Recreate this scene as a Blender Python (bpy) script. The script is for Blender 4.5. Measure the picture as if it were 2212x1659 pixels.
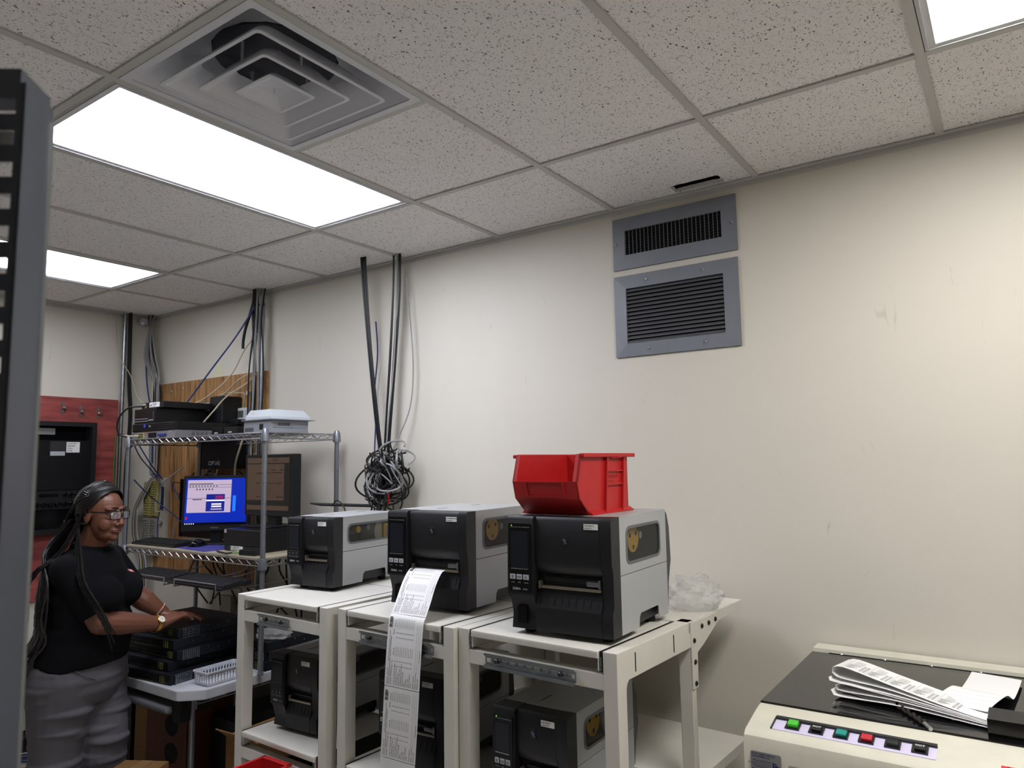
import bpy, bmesh, math, random
from mathutils import Vector, Matrix, Euler
random.seed(7)
PI = math.pi
S = bpy.context.scene
COL = S.collection
for o in list(bpy.data.objects):
    bpy.data.objects.remove(o)

# ------------------------------------------------------------------ camera
H = 2.74                                   # ceiling height
cam_d = bpy.data.cameras.new('camera')
cam = bpy.data.objects.new('camera', cam_d)
COL.objects.link(cam)
YAW, PITCH, ROLL = 2.17820464, 0.1064055, -0.01614238
fw = Vector((math.cos(PITCH)*math.cos(YAW), math.cos(PITCH)*math.sin(YAW), math.sin(PITCH)))
r0 = Vector((math.sin(YAW), -math.cos(YAW), 0)); u0 = r0.cross(fw)
rr = r0*math.cos(ROLL) + u0*math.sin(ROLL); uu = -r0*math.sin(ROLL) + u0*math.cos(ROLL)
M3 = Matrix((rr, uu, -fw)).transposed()
cam.matrix_world = Matrix.Translation((2.5794678, -2.7516915, H-1.0670949)) @ M3.to_4x4()
cam_d.sensor_fit = 'HORIZONTAL'; cam_d.sensor_width = 36.0
cam_d.lens = 1565.479/2212*36
cam_d.clip_start = 0.02
cam_d.dof.use_dof = True; cam_d.dof.focus_distance = 2.6; cam_d.dof.aperture_fstop = 6.8
S.camera = cam

# ------------------------------------------------------------------ world, exposure
w = bpy.data.worlds.new('world'); S.world = w; w.use_nodes = True
w.node_tree.nodes['Background'].inputs[0].default_value = (0.5, 0.5, 0.52, 1)
w.node_tree.nodes['Background'].inputs[1].default_value = 0.05
S.view_settings.view_transform = 'Standard'
try: S.view_settings.look = 'None'
except Exception: pass
S.view_settings.gamma = 1.0
S.view_settings.use_curve_mapping = False
S.view_settings.exposure = 2.4
TUBE_POWER = 3.6                            # emission of the troffer lenses

# ------------------------------------------------------------------ helpers
def lin(h):
    if not isinstance(h, str): return (*h[:3], 1)
    h = h.lstrip('#'); v = [int(h[i:i+2], 16)/255 for i in (0, 2, 4)]
    return (*[x/12.92 if x <= .04045 else ((x+.055)/1.055)**2.4 for x in v], 1)

MATS = {}
def mat(name, col, rough=.5, metal=0., noise=None, bump=None, coat=0., emit=None, trans=0., alpha=1., ior=1.45, spec=.5, stretch=None, sheen=0.):
    """procedural Principled material; noise=(scale, amount), bump=(scale, strength)"""
    if name in MATS: return MATS[name]
    m = bpy.data.materials.new(name); m.use_nodes = True; MATS[name] = m
    nt = m.node_tree; b = nt.nodes['Principled BSDF']; L = nt.links
    c = lin(col)
    b.inputs['Base Color'].default_value = c
    b.inputs['Roughness'].default_value = rough
    b.inputs['Metallic'].default_value = metal
    b.inputs['IOR'].default_value = ior
    b.inputs['Specular IOR Level'].default_value = spec
    b.inputs['Coat Weight'].default_value = coat
    b.inputs['Transmission Weight'].default_value = trans
    b.inputs['Alpha'].default_value = alpha
    b.inputs['Sheen Weight'].default_value = sheen
    if emit:
        b.inputs['Emission Color'].default_value = lin(emit[0]); b.inputs['Emission Strength'].default_value = emit[1]
    tc = nt.nodes.new('ShaderNodeTexCoord'); vec = tc.outputs['Object']
    if stretch:
        mp = nt.nodes.new('ShaderNodeMapping'); mp.inputs['Scale'].default_value = stretch
        L.new(vec, mp.inputs[0]); vec = mp.outputs[0]
    if noise:
        n = nt.nodes.new('ShaderNodeTexNoise'); n.inputs['Scale'].default_value = noise[0]; n.inputs['Detail'].default_value = 4
        L.new(vec, n.inputs['Vector'])
        r = nt.nodes.new('ShaderNodeMapRange'); r.inputs[1].default_value = .3; r.inputs[2].default_value = .7
        r.inputs[3].default_value = 1-noise[1]; r.inputs[4].default_value = 1+noise[1]*.5
        L.new(n.outputs[0], r.inputs[0])
        mx = nt.nodes.new('ShaderNodeVectorMath'); mx.operation = 'SCALE'; mx.inputs[0].default_value = c[:3]
        L.new(r.outputs[0], mx.inputs['Scale']); L.new(mx.outputs[0], b.inputs['Base Color'])
    if bump:
        n = nt.nodes.new('ShaderNodeTexNoise'); n.inputs['Scale'].default_value = bump[0]; n.inputs['Detail'].default_value = 3
        L.new(vec, n.inputs['Vector'])
        bp = nt.nodes.new('ShaderNodeBump'); bp.inputs['Strength'].default_value = bump[1]; bp.inputs['Distance'].default_value = .002
        L.new(n.outputs[0], bp.inputs['Height']); L.new(bp.outputs[0], b.inputs['Normal'])
    return m

class MB:
    """collects geometry for ONE mesh object"""
    def __init__(s): s.v = []; s.f = []; s.m = []; s.rounded = False
    def add(s, v, f, m=0, M=None):
        k = len(s.v)
        s.v += [tuple(M @ Vector(p)) if M else tuple(p) for p in v]
        s.f += [tuple(i+k for i in q) for q in f]; s.m += [m]*len(f)
        return s
    def box(s, x0, x1, y0, y1, z0, z1, m=0, M=None):
        if x0 > x1: x0, x1 = x1, x0
        if y0 > y1: y0, y1 = y1, y0
        if z0 > z1: z0, z1 = z1, z0
        v = [(x0,y0,z0),(x1,y0,z0),(x1,y1,z0),(x0,y1,z0),(x0,y0,z1),(x1,y0,z1),(x1,y1,z1),(x0,y1,z1)]
        return s.add(v, [(0,3,2,1),(4,5,6,7),(0,1,5,4),(1,2,6,5),(2,3,7,6),(3,0,4,7)], m, M)
    def rbox(s, x0, x1, y0, y1, z0, z1, r=.004, seg=2, m=0, M=None):
        """box with rounded edges"""
        bm = bmesh.new(); bmesh.ops.create_cube(bm, size=1)
        for v in bm.verts:
            v.co = Vector((x0+(v.co.x+.5)*(x1-x0), y0+(v.co.y+.5)*(y1-y0), z0+(v.co.z+.5)*(z1-z0)))
        bmesh.ops.bevel(bm, geom=bm.edges[:], offset=r, segments=seg, profile=.5, affect='EDGES')
        bm.verts.index_update()
        v = [x.co.copy() for x in bm.verts]; f = [tuple(x.index for x in q.verts) for q in bm.faces]
        bm.free(); s.rounded = True; return s.add(v, f, m, M)
    def prism(s, poly, axis, a, b, m=0, M=None):
        """extrude a 2D polygon along an axis ('x': poly is (y,z); 'y': (x,z); 'z': (x,y))"""
        n = len(poly)
        def P(q, t): return (t, q[0], q[1]) if axis == 'x' else ((q[0], t, q[1]) if axis == 'y' else (q[0], q[1], t))
        v = [P(q, a) for q in poly] + [P(q, b) for q in poly]
        f = [(i, (i+1) % n, n+(i+1) % n, n+i) for i in range(n)] + [tuple(range(n))[::-1], tuple(range(n, 2*n))]
        return s.add(v, f, m, M)
    def ring(s, outer, inner, axis, a, b, m=0, M=None):
        """plate with a hole: outer and inner loops have the same number of points"""
        n = len(outer)
        def P(q, t): return (t, q[0], q[1]) if axis == 'x' else ((q[0], t, q[1]) if axis == 'y' else (q[0], q[1], t))
        v = [P(q, t) for t in (a, b) for lp in (outer, inner) for q in lp]
        f = []
        for i in range(n):
            j = (i+1) % n
            f += [(i, j, n+j, n+i), (2*n+i, 3*n+i, 3*n+j, 2*n+j), (i, 2*n+i, 2*n+j, j), (n+i, n+j, 3*n+j, 3*n+i)]
        return s.add(v, f, m, M)
    def cyl(s, p0, p1, r, n=12, r2=None, m=0, caps=True):
        p0 = Vector(p0); p1 = Vector(p1); r2 = r if r2 is None else r2
        d = (p1-p0).normalized(); a = d.orthogonal().normalized(); b = d.cross(a)
        v = []
        for p, q in ((p0, r), (p1, r2)):
            v += [p+(a*math.cos(2*PI*i/n)+b*math.sin(2*PI*i/n))*q for i in range(n)]
        f = [(i, (i+1) % n, n+(i+1) % n, n+i) for i in range(n)]
        if caps: f += [tuple(range(n))[::-1], tuple(range(n, 2*n))]
        return s.add(v, f, m)
    def tube(s, pts, r, n=6, m=0, caps=True):
        """tube along a polyline; r is a number or one per point"""
        pts = [Vector(p) for p in pts]; k = len(pts)
        rs = r if isinstance(r, (list, tuple)) else [r]*k
        t0 = (pts[1]-pts[0]).normalized(); a = t0.orthogonal().normalized(); v = []
        for i, p in enumerate(pts):
            t = (pts[min(i+1, k-1)]-pts[max(i-1, 0)]).normalized()
            a = (a-t*a.dot(t))
            a = a.normalized() if a.length > 1e-6 else t.orthogonal().normalized()
            b = t.cross(a)
            v += [p+(a*math.cos(2*PI*j/n)+b*math.sin(2*PI*j/n))*rs[i] for j in range(n)]
        f = [(i*n+j, i*n+(j+1) % n, (i+1)*n+(j+1) % n, (i+1)*n+j) for i in range(k-1) for j in range(n)]
        if caps: f += [tuple(range(n))[::-1], tuple(range((k-1)*n, k*n))]
        return s.add(v, f, m)
    def lathe(s, prof, c=(0,0,0), n=20, m=0, axis='z'):
        c = Vector(c); v = []; k = len(prof)
        for r, h in prof:
            for j in range(n):
                a = 2*PI*j/n; x, y = r*math.cos(a), r*math.sin(a)
                q = (x, y, h) if axis == 'z' else ((x, h, y) if axis == 'y' else (h, x, y))
                v.append(c+Vector(q))
        f = [(i*n+j, i*n+(j+1) % n, (i+1)*n+(j+1) % n, (i+1)*n+j) for i in range(k-1) for j in range(n)]
        f += [tuple(range(n))[::-1], tuple(range((k-1)*n, k*n))]
        return s.add(v, f, m)
    def ball(s, c, r, n=12, k=8, m=0, M=None):
        r = r if isinstance(r, (tuple, list)) else (r, r, r); v = []; c = Vector(c)
        for i in range(k+1):
            t = PI*i/k
            for j in range(n):
                a = 2*PI*j/n
                p = Vector((r[0]*math.sin(t)*math.cos(a), r[1]*math.sin(t)*math.sin(a), r[2]*math.cos(t)))
                v.append(c+(M @ p if M else p))
        f = [(i*n+j, (i+1)*n+j, (i+1)*n+(j+1) % n, i*n+(j+1) % n) for i in range(k) for j in range(n)]
        return s.add(v, f, m)
    def mesh(s, name):
        me = bpy.data.meshes.new(name)
        me.from_pydata([tuple(p) for p in s.v], [], s.f)
        me.polygons.foreach_set('material_index', s.m)
        me.validate(); 
        bm = bmesh.new(); bm.from_mesh(me)
        bmesh.ops.remove_doubles(bm, verts=bm.verts, dist=1e-6)
        bmesh.ops.recalc_face_normals(bm, faces=bm.faces); bm.to_mesh(me); bm.free()
        return me

def smooth(me, ang=35):
    for p in me.polygons: p.use_smooth = True
    try: me.set_sharp_from_angle(angle=math.radians(ang))
    except Exception: pass

def obj(name, mb, mats, parent=None, loc=None, rot=None, sm=True):
    me = mb if isinstance(mb, bpy.types.Mesh) else mb.mesh(name)
    if len(me.materials) == 0:
        for m in (mats if isinstance(mats, (list, tuple)) else [mats]): me.materials.append(m)
    if sm: smooth(me)
    o = bpy.data.objects.new(name, me); COL.objects.link(o)
    if sm and (getattr(mb, 'rounded', False) or name in ('side_frame', 'table_top')):
        wn = o.modifiers.new('flat_faces', 'WEIGHTED_NORMAL'); wn.keep_sharp = True; wn.weight = 80   # broad faces stay flat, edges stay round
    if parent is not None: o.parent = parent
    if loc is not None: o.location = loc
    if rot is not None: o.rotation_euler = rot
    return o
def tag(o, label=None, cat=None, group=None, kind=None):
    if label: o['label'] = label
    if cat: o['category'] = cat
    if group: o['group'] = group
    if kind: o['kind'] = kind
    return o
def thing(name, label, cat, loc=(0,0,0), rz=0, group=None, rot=None):
    o = bpy.data.objects.new(name, None); COL.objects.link(o); o.empty_display_size = .05
    o.location = loc; o.rotation_euler = rot if rot else (0, 0, rz)
    return tag(o, label, cat, group)
def struct(name, mb, mats, label=None, sm=True):
    o = obj(name, mb, mats, sm=sm); o['kind'] = 'structure'
    if label: o['label'] = label
    return o
def copy_tree(o, parent=None):
    c = o.copy(); COL.objects.link(c); c.parent = parent
    for ch in list(o.children): copy_tree(ch, c)
    return c
def rrect(x0, x1, y0, y1, r, n=4):
    pts = []
    for cx, cy, a in ((x1-r, y0+r, -PI/2), (x1-r, y1-r, 0), (x0+r, y1-r, PI/2), (x0+r, y0+r, PI)):
        pts += [(cx+r*math.cos(a+PI/2*i/n), cy+r*math.sin(a+PI/2*i/n)) for i in range(n+1)]
    return pts
def text_geo(s, size=.01, align='LEFT', bold=False):
    """2D outline mesh (verts, faces) of a string"""
    cu = bpy.data.curves.new('t', 'FONT'); cu.body = s; cu.size = size; cu.align_x = align; cu.resolution_u = 2
    if bold: cu.offset = size*.02
    ob = bpy.data.objects.new('t', cu)
    me = bpy.data.meshes.new_from_object(ob)
    v = [tuple(p.co) for p in me.vertices]; f = [tuple(p.vertices) for p in me.polygons]
    bpy.data.objects.remove(ob); bpy.data.curves.remove(cu); bpy.data.meshes.remove(me)
    return v, f
def put_text(mb, s, size, M, align='LEFT', m=0, bold=False, sx=1.0):
    v, f = text_geo(s, size, align, bold)
    mb.add([(p[0]*sx, p[1], p[2]) for p in v], f, m, M)
def spline(pts, k=6):
    """Catmull-Rom through points"""
    P = [Vector(p) for p in pts]; out = []
    for i in range(len(P)-1):
        a, b, c, d = P[max(i-1, 0)], P[i], P[i+1], P[min(i+2, len(P)-1)]
        for j in range(k):
            t = j/k
            out.append(.5*((2*b)+(c-a)*t+(2*a-5*b+4*c-d)*t*t+(3*b-a-3*c+d)*t**3))
    out.append(P[-1]); return out
def RZ(a): return Matrix.Rotation(a, 4, 'Z')
def RX(a): return Matrix.Rotation(a, 4, 'X')
def RY(a): return Matrix.Rotation(a, 4, 'Y')
def TR(*p): return Matrix.Translation(p if len(p) == 3 else p[0])
FRONT = RX(PI/2)                            # text standing upright, read from -y

# ------------------------------------------------------------------ materials
white_metal = mat('white_powder_coat', '#cfccc3', .42, noise=(9, .05), bump=(400, .05))
chrome = mat('chrome_wire', '#b4b6b8', .28, 1.)
zinc = mat('zinc_steel', '#9ea4aa', .3, 1., noise=(25, .15))
silver_post = mat('silver_epoxy_post', '#84888f', .38, .75)
black_pl = mat('black_plastic', '#16171a', .42, bump=(900, .05))
black_gl = mat('black_gloss', '#08090b', .12)
black_rub = mat('black_rubber', '#0c0c0d', .7)
dark_met = mat('black_metal', '#121316', .38, .2, noise=(30, .15))
grey_pan = mat('silver_grey_panel', '#a7a9ab', .42, .12, bump=(700, .06))
char = mat('charcoal_plastic', '#2a2b2e', .5)
red_pl = mat('red_polypropylene', '#b01c1e', .45, noise=(30, .08))
white_pl = mat('white_plastic', '#c6c8cf', .4)
paper_m = mat('white_paper', '#e6e6e6', .75)
ink = mat('black_ink', '#161616', .8)
cream = mat('cream_painted_steel', '#cfccbd', .45, noise=(14, .06))
glassm = mat('smoky_pane', '#3a3a38', .08, alpha=.30)
gold = mat('gold_metal', '#c79a4e', .25, 1.)
yellow_pl = mat('yellow_plastic', '#e3b545', .45)
# ------------------------------------------------------------------ room shell
T = .6096
XL, XR, YB = -2.49, 4.30, -6.20
def node_mat(name):
    m = bpy.data.materials.new(name); m.use_nodes = True; MATS[name] = m
    return m, m.node_tree, m.node_tree.nodes['Principled BSDF']

# fissured mineral tile
m, nt, b = node_mat('fissured_tile'); N = nt.nodes; L = nt.links
tc = N.new('ShaderNodeTexCoord'); geo = N.new('ShaderNodeNewGeometry')
mp = N.new('ShaderNodeMapping'); mp.inputs['Scale'].default_value = (1, .62, 1); L.new(geo.outputs['Position'], mp.inputs[0])
n1 = N.new('ShaderNodeTexNoise'); n1.inputs['Scale'].default_value = 215; n1.inputs['Detail'].default_value = 1.5; n1.inputs['Distortion'].default_value = .9
L.new(mp.outputs[0], n1.inputs['Vector'])
r1 = N.new('ShaderNodeMapRange'); r1.inputs[1].default_value = .315; r1.inputs[2].default_value = .375; L.new(n1.outputs[0], r1.inputs[0])
v1 = N.new('ShaderNodeTexVoronoi'); v1.inputs['Scale'].default_value = 210; L.new(geo.outputs['Position'], v1.inputs['Vector'])
r2 = N.new('ShaderNodeMapRange'); r2.inputs[1].default_value = .10; r2.inputs[2].default_value = .17; L.new(v1.outputs['Distance'], r2.inputs[0])
mn = N.new('ShaderNodeMath'); mn.operation = 'MINIMUM'; L.new(r1.outputs[0], mn.inputs[0]); L.new(r2.outputs[0], mn.inputs[1])
mix = N.new('ShaderNodeMix'); mix.data_type = 'RGBA'
mix.inputs[6].default_value = lin('#4c4a49'); mix.inputs[7].default_value = lin('#eceaea'); L.new(mn.outputs[0], mix.inputs[0])
L.new(mix.outputs[2], b.inputs['Base Color']); b.inputs['Roughness'].default_value = .95
bp = N.new('ShaderNodeBump'); bp.inputs['Strength'].default_value = .5; bp.inputs['Distance'].default_value = .002
L.new(mn.outputs[0], bp.inputs['Height']); L.new(bp.outputs[0], b.inputs['Normal'])
tile_m = m
tee_m = mat('painted_tee_bar', '#bdbcb9', .5)

# painted wall with faint scuffs
m, nt, b = node_mat('painted_wall'); N = nt.nodes; L = nt.links
geo = N.new('ShaderNodeNewGeometry')
n1 = N.new('ShaderNodeTexNoise'); n1.inputs['Scale'].default_value = 1.3; n1.inputs['Detail'].default_value = 5; L.new(geo.outputs['Position'], n1.inputs['Vector'])
mp = N.new('ShaderNodeMapping'); mp.inputs['Rotation'].default_value = (0, .9, 0); mp.inputs['Scale'].default_value = (9, 9, 2.6); L.new(geo.outputs['Position'], mp.inputs[0])
n2 = N.new('ShaderNodeTexNoise'); n2.inputs['Scale'].default_value = 2.1; n2.inputs['Detail'].default_value = 3; n2.inputs['Distortion'].default_value = 1.2; L.new(mp.outputs[0], n2.inputs['Vector'])
r2 = N.new('ShaderNodeMapRange'); r2.inputs[1].default_value = .70; r2.inputs[2].default_value = .80; r2.inputs[3].default_value = 1.; r2.inputs[4].default_value = .80; L.new(n2.outputs[0], r2.inputs[0])
r1 = N.new('ShaderNodeMapRange'); r1.inputs[1].default_value = .3; r1.inputs[2].default_value = .7; r1.inputs[3].default_value = .96; r1.inputs[4].default_value = 1.02; L.new(n1.outputs[0], r1.inputs[0])
mu = N.new('ShaderNodeMath'); mu.operation = 'MULTIPLY'; L.new(r1.outputs[0], mu.inputs[0]); L.new(r2.outputs[0], mu.inputs[1])
sc = N.new('ShaderNodeVectorMath'); sc.operation = 'SCALE'; sc.inputs[0].default_value = lin('#d0cbbf')[:3]; L.new(mu.outputs[0], sc.inputs['Scale'])
L.new(sc.outputs[0], b.inputs['Base Color']); b.inputs['Roughness'].default_value = .6
n3 = N.new('ShaderNodeTexNoise'); n3.inputs['Scale'].default_value = 160; L.new(geo.outputs['Position'], n3.inputs['Vector'])
bp = N.new('ShaderNodeBump'); bp.inputs['Strength'].default_value = .06; bp.inputs['Distance'].default_value = .002; L.new(n3.outputs[0], bp.inputs['Height']); L.new(bp.outputs[0], b.inputs['Normal'])
wall_m = m

struct('floor', MB().box(XL-.1, XR+.1, YB-.1, .1, -.1, 0), mat('vinyl_floor_tile', '#b9b6ae', .35, noise=(6, .12)), 'scuffed grey vinyl floor under the carts')
struct('wall_back', MB().box(XL-.1, XR+.1, 0, .1, 0, H+.022), wall_m, 'long off-white painted wall behind the printers')
struct('wall_left', MB().box(XL-.1, XL, YB, 0, 0, H+.022), wall_m, 'off-white end wall carrying the red board')
struct('wall_right', MB().box(XR, XR+.1, YB, 0, 0, H+.022), wall_m, 'off-white wall outside the frame on the right')
struct('wall_front', MB().box(XL-.1, XR+.1, YB-.1, YB, 0, H+.022), wall_m, 'off-white wall behind the viewer')
struct('baseboard_back', MB().box(XL, XR, -.008, 0, 0, .1), black_rub, 'black rubber cove base along the back wall')
struct('baseboard_left', MB().box(XL, XL+.008, YB, -.01, 0, .1), black_rub, 'black rubber cove base along the end wall')
ceil = struct('ceiling', MB().box(XL-.1, XR+.1, YB-.1, .1, H+.22, H+.3).box(XL-.1, XR+.1, 0, .1, H+.022, H+.22).box(XL-.1, XR+.1, YB-.1, YB, H+.022, H+.22).box(XL-.1, XL, YB, 0, H+.022, H+.22).box(XR, XR+.1, YB, 0, H+.022, H+.22), mat('plenum_shade', '#101012', .9), 'suspended tile ceiling with grey tee grid')  # plenum coloured near-black so the tile hole reads as deep shade

LIGHTS = {(0, 1), (-3, 1), (4, 1)}     # column, row of the first half of a 2x4 troffer
LIGHTS2 = {(c, r+1) for c, r in LIGHTS}
def tile_mesh(x0, x1, y0, y1):
    return MB().box(x0+.004, x1-.004, y0+.004, y1-.004, H+.006, H+.02).mesh('ceiling_tile')
def hole_tile(x0, x1, y0, y1, hx0, hx1, hy0, hy1):
    """tile with a ragged rectangular cut-out"""
    random.seed(3); o = []; i = []
    def side(p, q, n): return [(p[0]+(q[0]-p[0])*k/n, p[1]+(q[1]-p[1])*k/n) for k in range(n)]
    for a, bq in (((x0, y0), (x1, y0)), ((x1, y0), (x1, y1)), ((x1, y1), (x0, y1)), ((x0, y1), (x0, y0))): o += side(a, bq, 8)
    for a, bq in (((hx0, hy0), (hx1, hy0)), ((hx1, hy0), (hx1, hy1)), ((hx1, hy1), (hx0, hy1)), ((hx0, hy1), (hx0, hy0))): i += side(a, bq, 8)
    i = [(x+random.uniform(-.004, .004), y+random.uniform(-.003, .003)) for x, y in i]
    return MB().ring(o, i, 'z', H+.006, H+.024).mesh('ceiling_tile')
ys = [0, -.6]
while ys[-1]-T > YB: ys.append(ys[-1]-T)
ys.append(YB)
C0, C1 = -5, 7
def cx(c): return min(max(c*T, XL), XR)
for c in range(C0, C1+1):
    x0, x1 = cx(c), cx(c+1)
    if x1-x0 < .01: continue
    r = 0
    while r < len(ys)-1:
        y1 = ys[r]; y0 = ys[r+1]
        if (c, r) in LIGHTS: r += 2; continue
        if (c, r) == (1, 2): r += 1; continue                  # air diffuser sits here
        two = (r % 2 == 1) and r+2 < len(ys) and not (c == 1 and r == 1)
        if two: y0 = ys[r+2]
        if (c, r) == (2, 0):
            me = hole_tile(x0+.004, x1-.004, y0+.004, -.004, 1.512, 1.712, -.108, -.030)
        else:
            me = tile_mesh(x0, x1, y0, y1)
        obj('ceiling_tile', me, tile_m, ceil, sm=False)
        # cross tee on the far side of this tile
        obj('tee_bar', MB().box(x0+.011, x1-.011, y0-.012, y0+.012, H, H+.005).box(x0+.011, x1-.011, y0-.002, y0+.002, H+.005, H+.035), tee_m, ceil, sm=False)
        r += 2 if two else 1
for c, r in list(LIGHTS)+[(1, 1)]:
    y0 = ys[min(r+2, len(ys)-1)]
    obj('tee_bar', MB().box(cx(c)+.011, cx(c+1)-.011, y0-.012, y0+.012, H, H+.005), tee_m, ceil, sm=False)
for c in range(C0+1, C1+1):
    if XL < c*T < XR:
        obj('tee_bar', MB().box(c*T-.012, c*T+.012, YB, 0, H-.0006, H+.005).box(c*T-.002, c*T+.002, YB, 0, H+.005, H+.035), tee_m, ceil, sm=False)
obj('wall_angle', MB().box(XL, XR, -.022, 0, H-.001, H+.004).box(XL, XR, -.0016, 0, H-.02, H), tee_m, ceil, sm=False)
obj('wall_angle', MB().box(XL, XL+.022, YB, 0, H-.001, H+.004).box(XL, XL+.0016, YB, 0, H-.02, H), tee_m, ceil, sm=False)

# ---- fluorescent troffers
def lens_mat(name, k, colr):
  global mr
  m, nt, b = node_mat(name); N = nt.nodes; L = nt.links
  tc = N.new('ShaderNodeTexCoord'); sx = N.new('ShaderNodeSeparateXYZ'); L.new(tc.outputs['Object'], sx.inputs[0])
  ab = N.new('ShaderNodeMath'); ab.operation = 'ABSOLUTE'; L.new(sx.outputs[0], ab.inputs[0])
  su = N.new('ShaderNodeMath'); su.operation = 'SUBTRACT'; su.inputs[1].default_value = .13; L.new(ab.outputs[0], su.inputs[0])
  a2 = N.new('ShaderNodeMath'); a2.operation = 'ABSOLUTE'; L.new(su.outputs[0], a2.inputs[0])
  mr = N.new('ShaderNodeMapRange'); mr.interpolation_type = 'SMOOTHSTEP'; mr.inputs[1].default_value = .02; mr.inputs[2].default_value = .13
  mr.inputs[3].default_value = TUBE_POWER*1.35*k; mr.inputs[4].default_value = TUBE_POWER*.62*k; L.new(a2.outputs[0], mr.inputs[0])
  b.inputs['Base Color'].default_value = lin('#e8eaee'); b.inputs['Roughness'].default_value = .3
  b.inputs['Emission Color'].default_value = lin(colr); L.new(mr.outputs[0], b.inputs['Emission Strength'])
  ck = N.new('ShaderNodeTexVoronoi'); ck.inputs['Scale'].default_value = 160; ck.inputs['Randomness'].default_value = 0; L.new(tc.outputs['Object'], ck.inputs['Vector'])
  bp = N.new('ShaderNodeBump'); bp.inputs['Strength'].default_value = .4; bp.inputs['Distance'].default_value = .003; L.new(ck.outputs['Distance'], bp.inputs['Height']); L.new(bp.outputs[0], b.inputs['Normal'])
  return m
LENS = {(0, 1): lens_mat('lit_lens_cool', 1.0, '#eff2ff'), (-3, 1): lens_mat('lit_lens_dim', .52, '#f1f4ff'), (4, 1): lens_mat('lit_lens_warm', 1.07, '#fffcf8')}
frame_m = mat('white_enamel_frame', '#c8c9cb', .4)
lab = {(0, 1): 'lit fluorescent ceiling troffer beside the square air diffuser', (-3, 1): 'lit fluorescent ceiling troffer near the end wall',
       (4, 1): 'lit fluorescent ceiling troffer in the top right corner', (-3, 5): 'ceiling troffer behind the viewer above the left side',
       (0, 5): 'ceiling troffer behind the viewer above the middle', (4, 5): 'ceiling troffer behind the viewer above the right side'}
for c, r in sorted(LIGHTS):
    y1, y0 = ys[r], ys[min(r+2, len(ys)-1)]
    wx, wy = T/2-.014, (y1-y0)/2-.014
    t = thing('ceiling_light', lab[(c, r)], 'light', ((cx(c)+cx(c+1))/2, (y0+y1)/2, H), 0, 'fluorescent troffers')
    fr = .026
    obj('frame', MB().ring([(-wx,-wy),(wx,-wy),(wx,wy),(-wx,wy)], [(-wx+fr,-wy+fr),(wx-fr,-wy+fr),(wx-fr,wy-fr),(-wx+fr,wy-fr)], 'z', .001, .012)
        .ring([(-wx+.006,-wy+.006),(wx-.006,-wy+.006),(wx-.006,wy-.006),(-wx+.006,wy-.006)], [(-wx+.010,-wy+.010),(wx-.010,-wy+.010),(wx-.010,wy-.010),(-wx+.010,wy-.010)], 'z', -.003, .002), frame_m, t, sm=False)
    obj('housing', MB().ring([(-wx,-wy),(wx,-wy),(wx,wy),(-wx,wy)], [(-wx+.003,-wy+.003),(wx-.003,-wy+.003),(wx-.003,wy-.003),(-wx+.003,wy-.003)], 'z', .012, .11)
        .box(-wx, wx, -wy, wy, .11, .114), frame_m, t, sm=False)
    obj('lens', MB().box(-wx+fr-.004, wx-fr+.004, -wy+fr-.004, wy-fr+.004, .006, .010), LENS[(c, r)], t, sm=False)
    for sgn in (-1, 1):
        obj('latch', MB().box(sgn*(wx-.004)-.004, sgn*(wx-.004)+.004, wy-.30, wy-.28, -.004, .002), frame_m, t, sm=False)

# ---- square air diffuser
t = thing('air_diffuser', 'square white ceiling air diffuser with nested pyramid cones', 'vent', (1.5*T, -.6-1.5*T, H))
dm = mat('moulded_white_diffuser', '#d2d4da', .42)
def loop(h, r): return rrect(-h, h, -h, h, r, 4)
def frustum(mb, h0, z0, r0, h1, z1, r1, th=.003):
    a, bq = loop(h0, r0), loop(h1, r1); n = len(a)
    v = [(x, y, z0) for x, y in a]+[(x, y, z1) for x, y in bq]
    mb.add(v, [(i, (i+1) % n, n+(i+1) % n, n+i) for i in range(n)])
fl = .293
mb = MB(); mb.ring(loop(fl, .004), loop(fl-.022, .01), 'z', -.002, .003)
frustum(mb, fl-.022, .002, .01, .215, .075, .05); frustum(mb, .215, .075, .05, .17, .095, .16)
obj('outer_panel', mb, dm, t)
obj('neck', MB().lathe([(.17, .09), (.17, .2), (.001, .2)], n=28), mat('dark_duct', '#4a4d55', .8), t)
for h, zb, zt, hin in ((.222, -.012, .052, .150), (.150, -.016, .046, .085), ):
    mb = MB(); mb.ring(loop(h, .016), loop(h-.010, .012), 'z', zb, zb+.003)
    frustum(mb, h-.010, zb+.001, .012, hin, zt, .03); frustum(mb, h, zb+.002, .016, hin+.012, zt+.006, .035)
    obj('cone', mb, dm, t)
mb = MB(); mb.ring(loop(.080, .012), loop(.070, .010), 'z', -.018, -.015); frustum(mb, .070, -.017, .010, .040, .004, .008)
n_ = len(loop(.04, .008)); mb.add([(x, y, .004) for x, y in loop(.04, .008)], [tuple(range(n_))]); frustum(mb, .080, -.016, .012, .03, .03, .01)
mb.add([(x, y, .03) for x, y in loop(.03, .01)], [tuple(range(len(loop(.03, .01))))])
obj('centre_cone', mb, dm, t)
obj('hook', MB().tube(spline([(-.006, 0, .004), (-.006, 0, -.008), (.004, 0, -.010), (.008, 0, -.004)], 4), .0018, 6), dm, t)
for a in range(4):
    x, y = .11*math.cos(a*PI/2), .11*math.sin(a*PI/2)
    obj('strut', MB().cyl((x, y, .03), (x, y, .1), .004, 8), dm, t)

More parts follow.
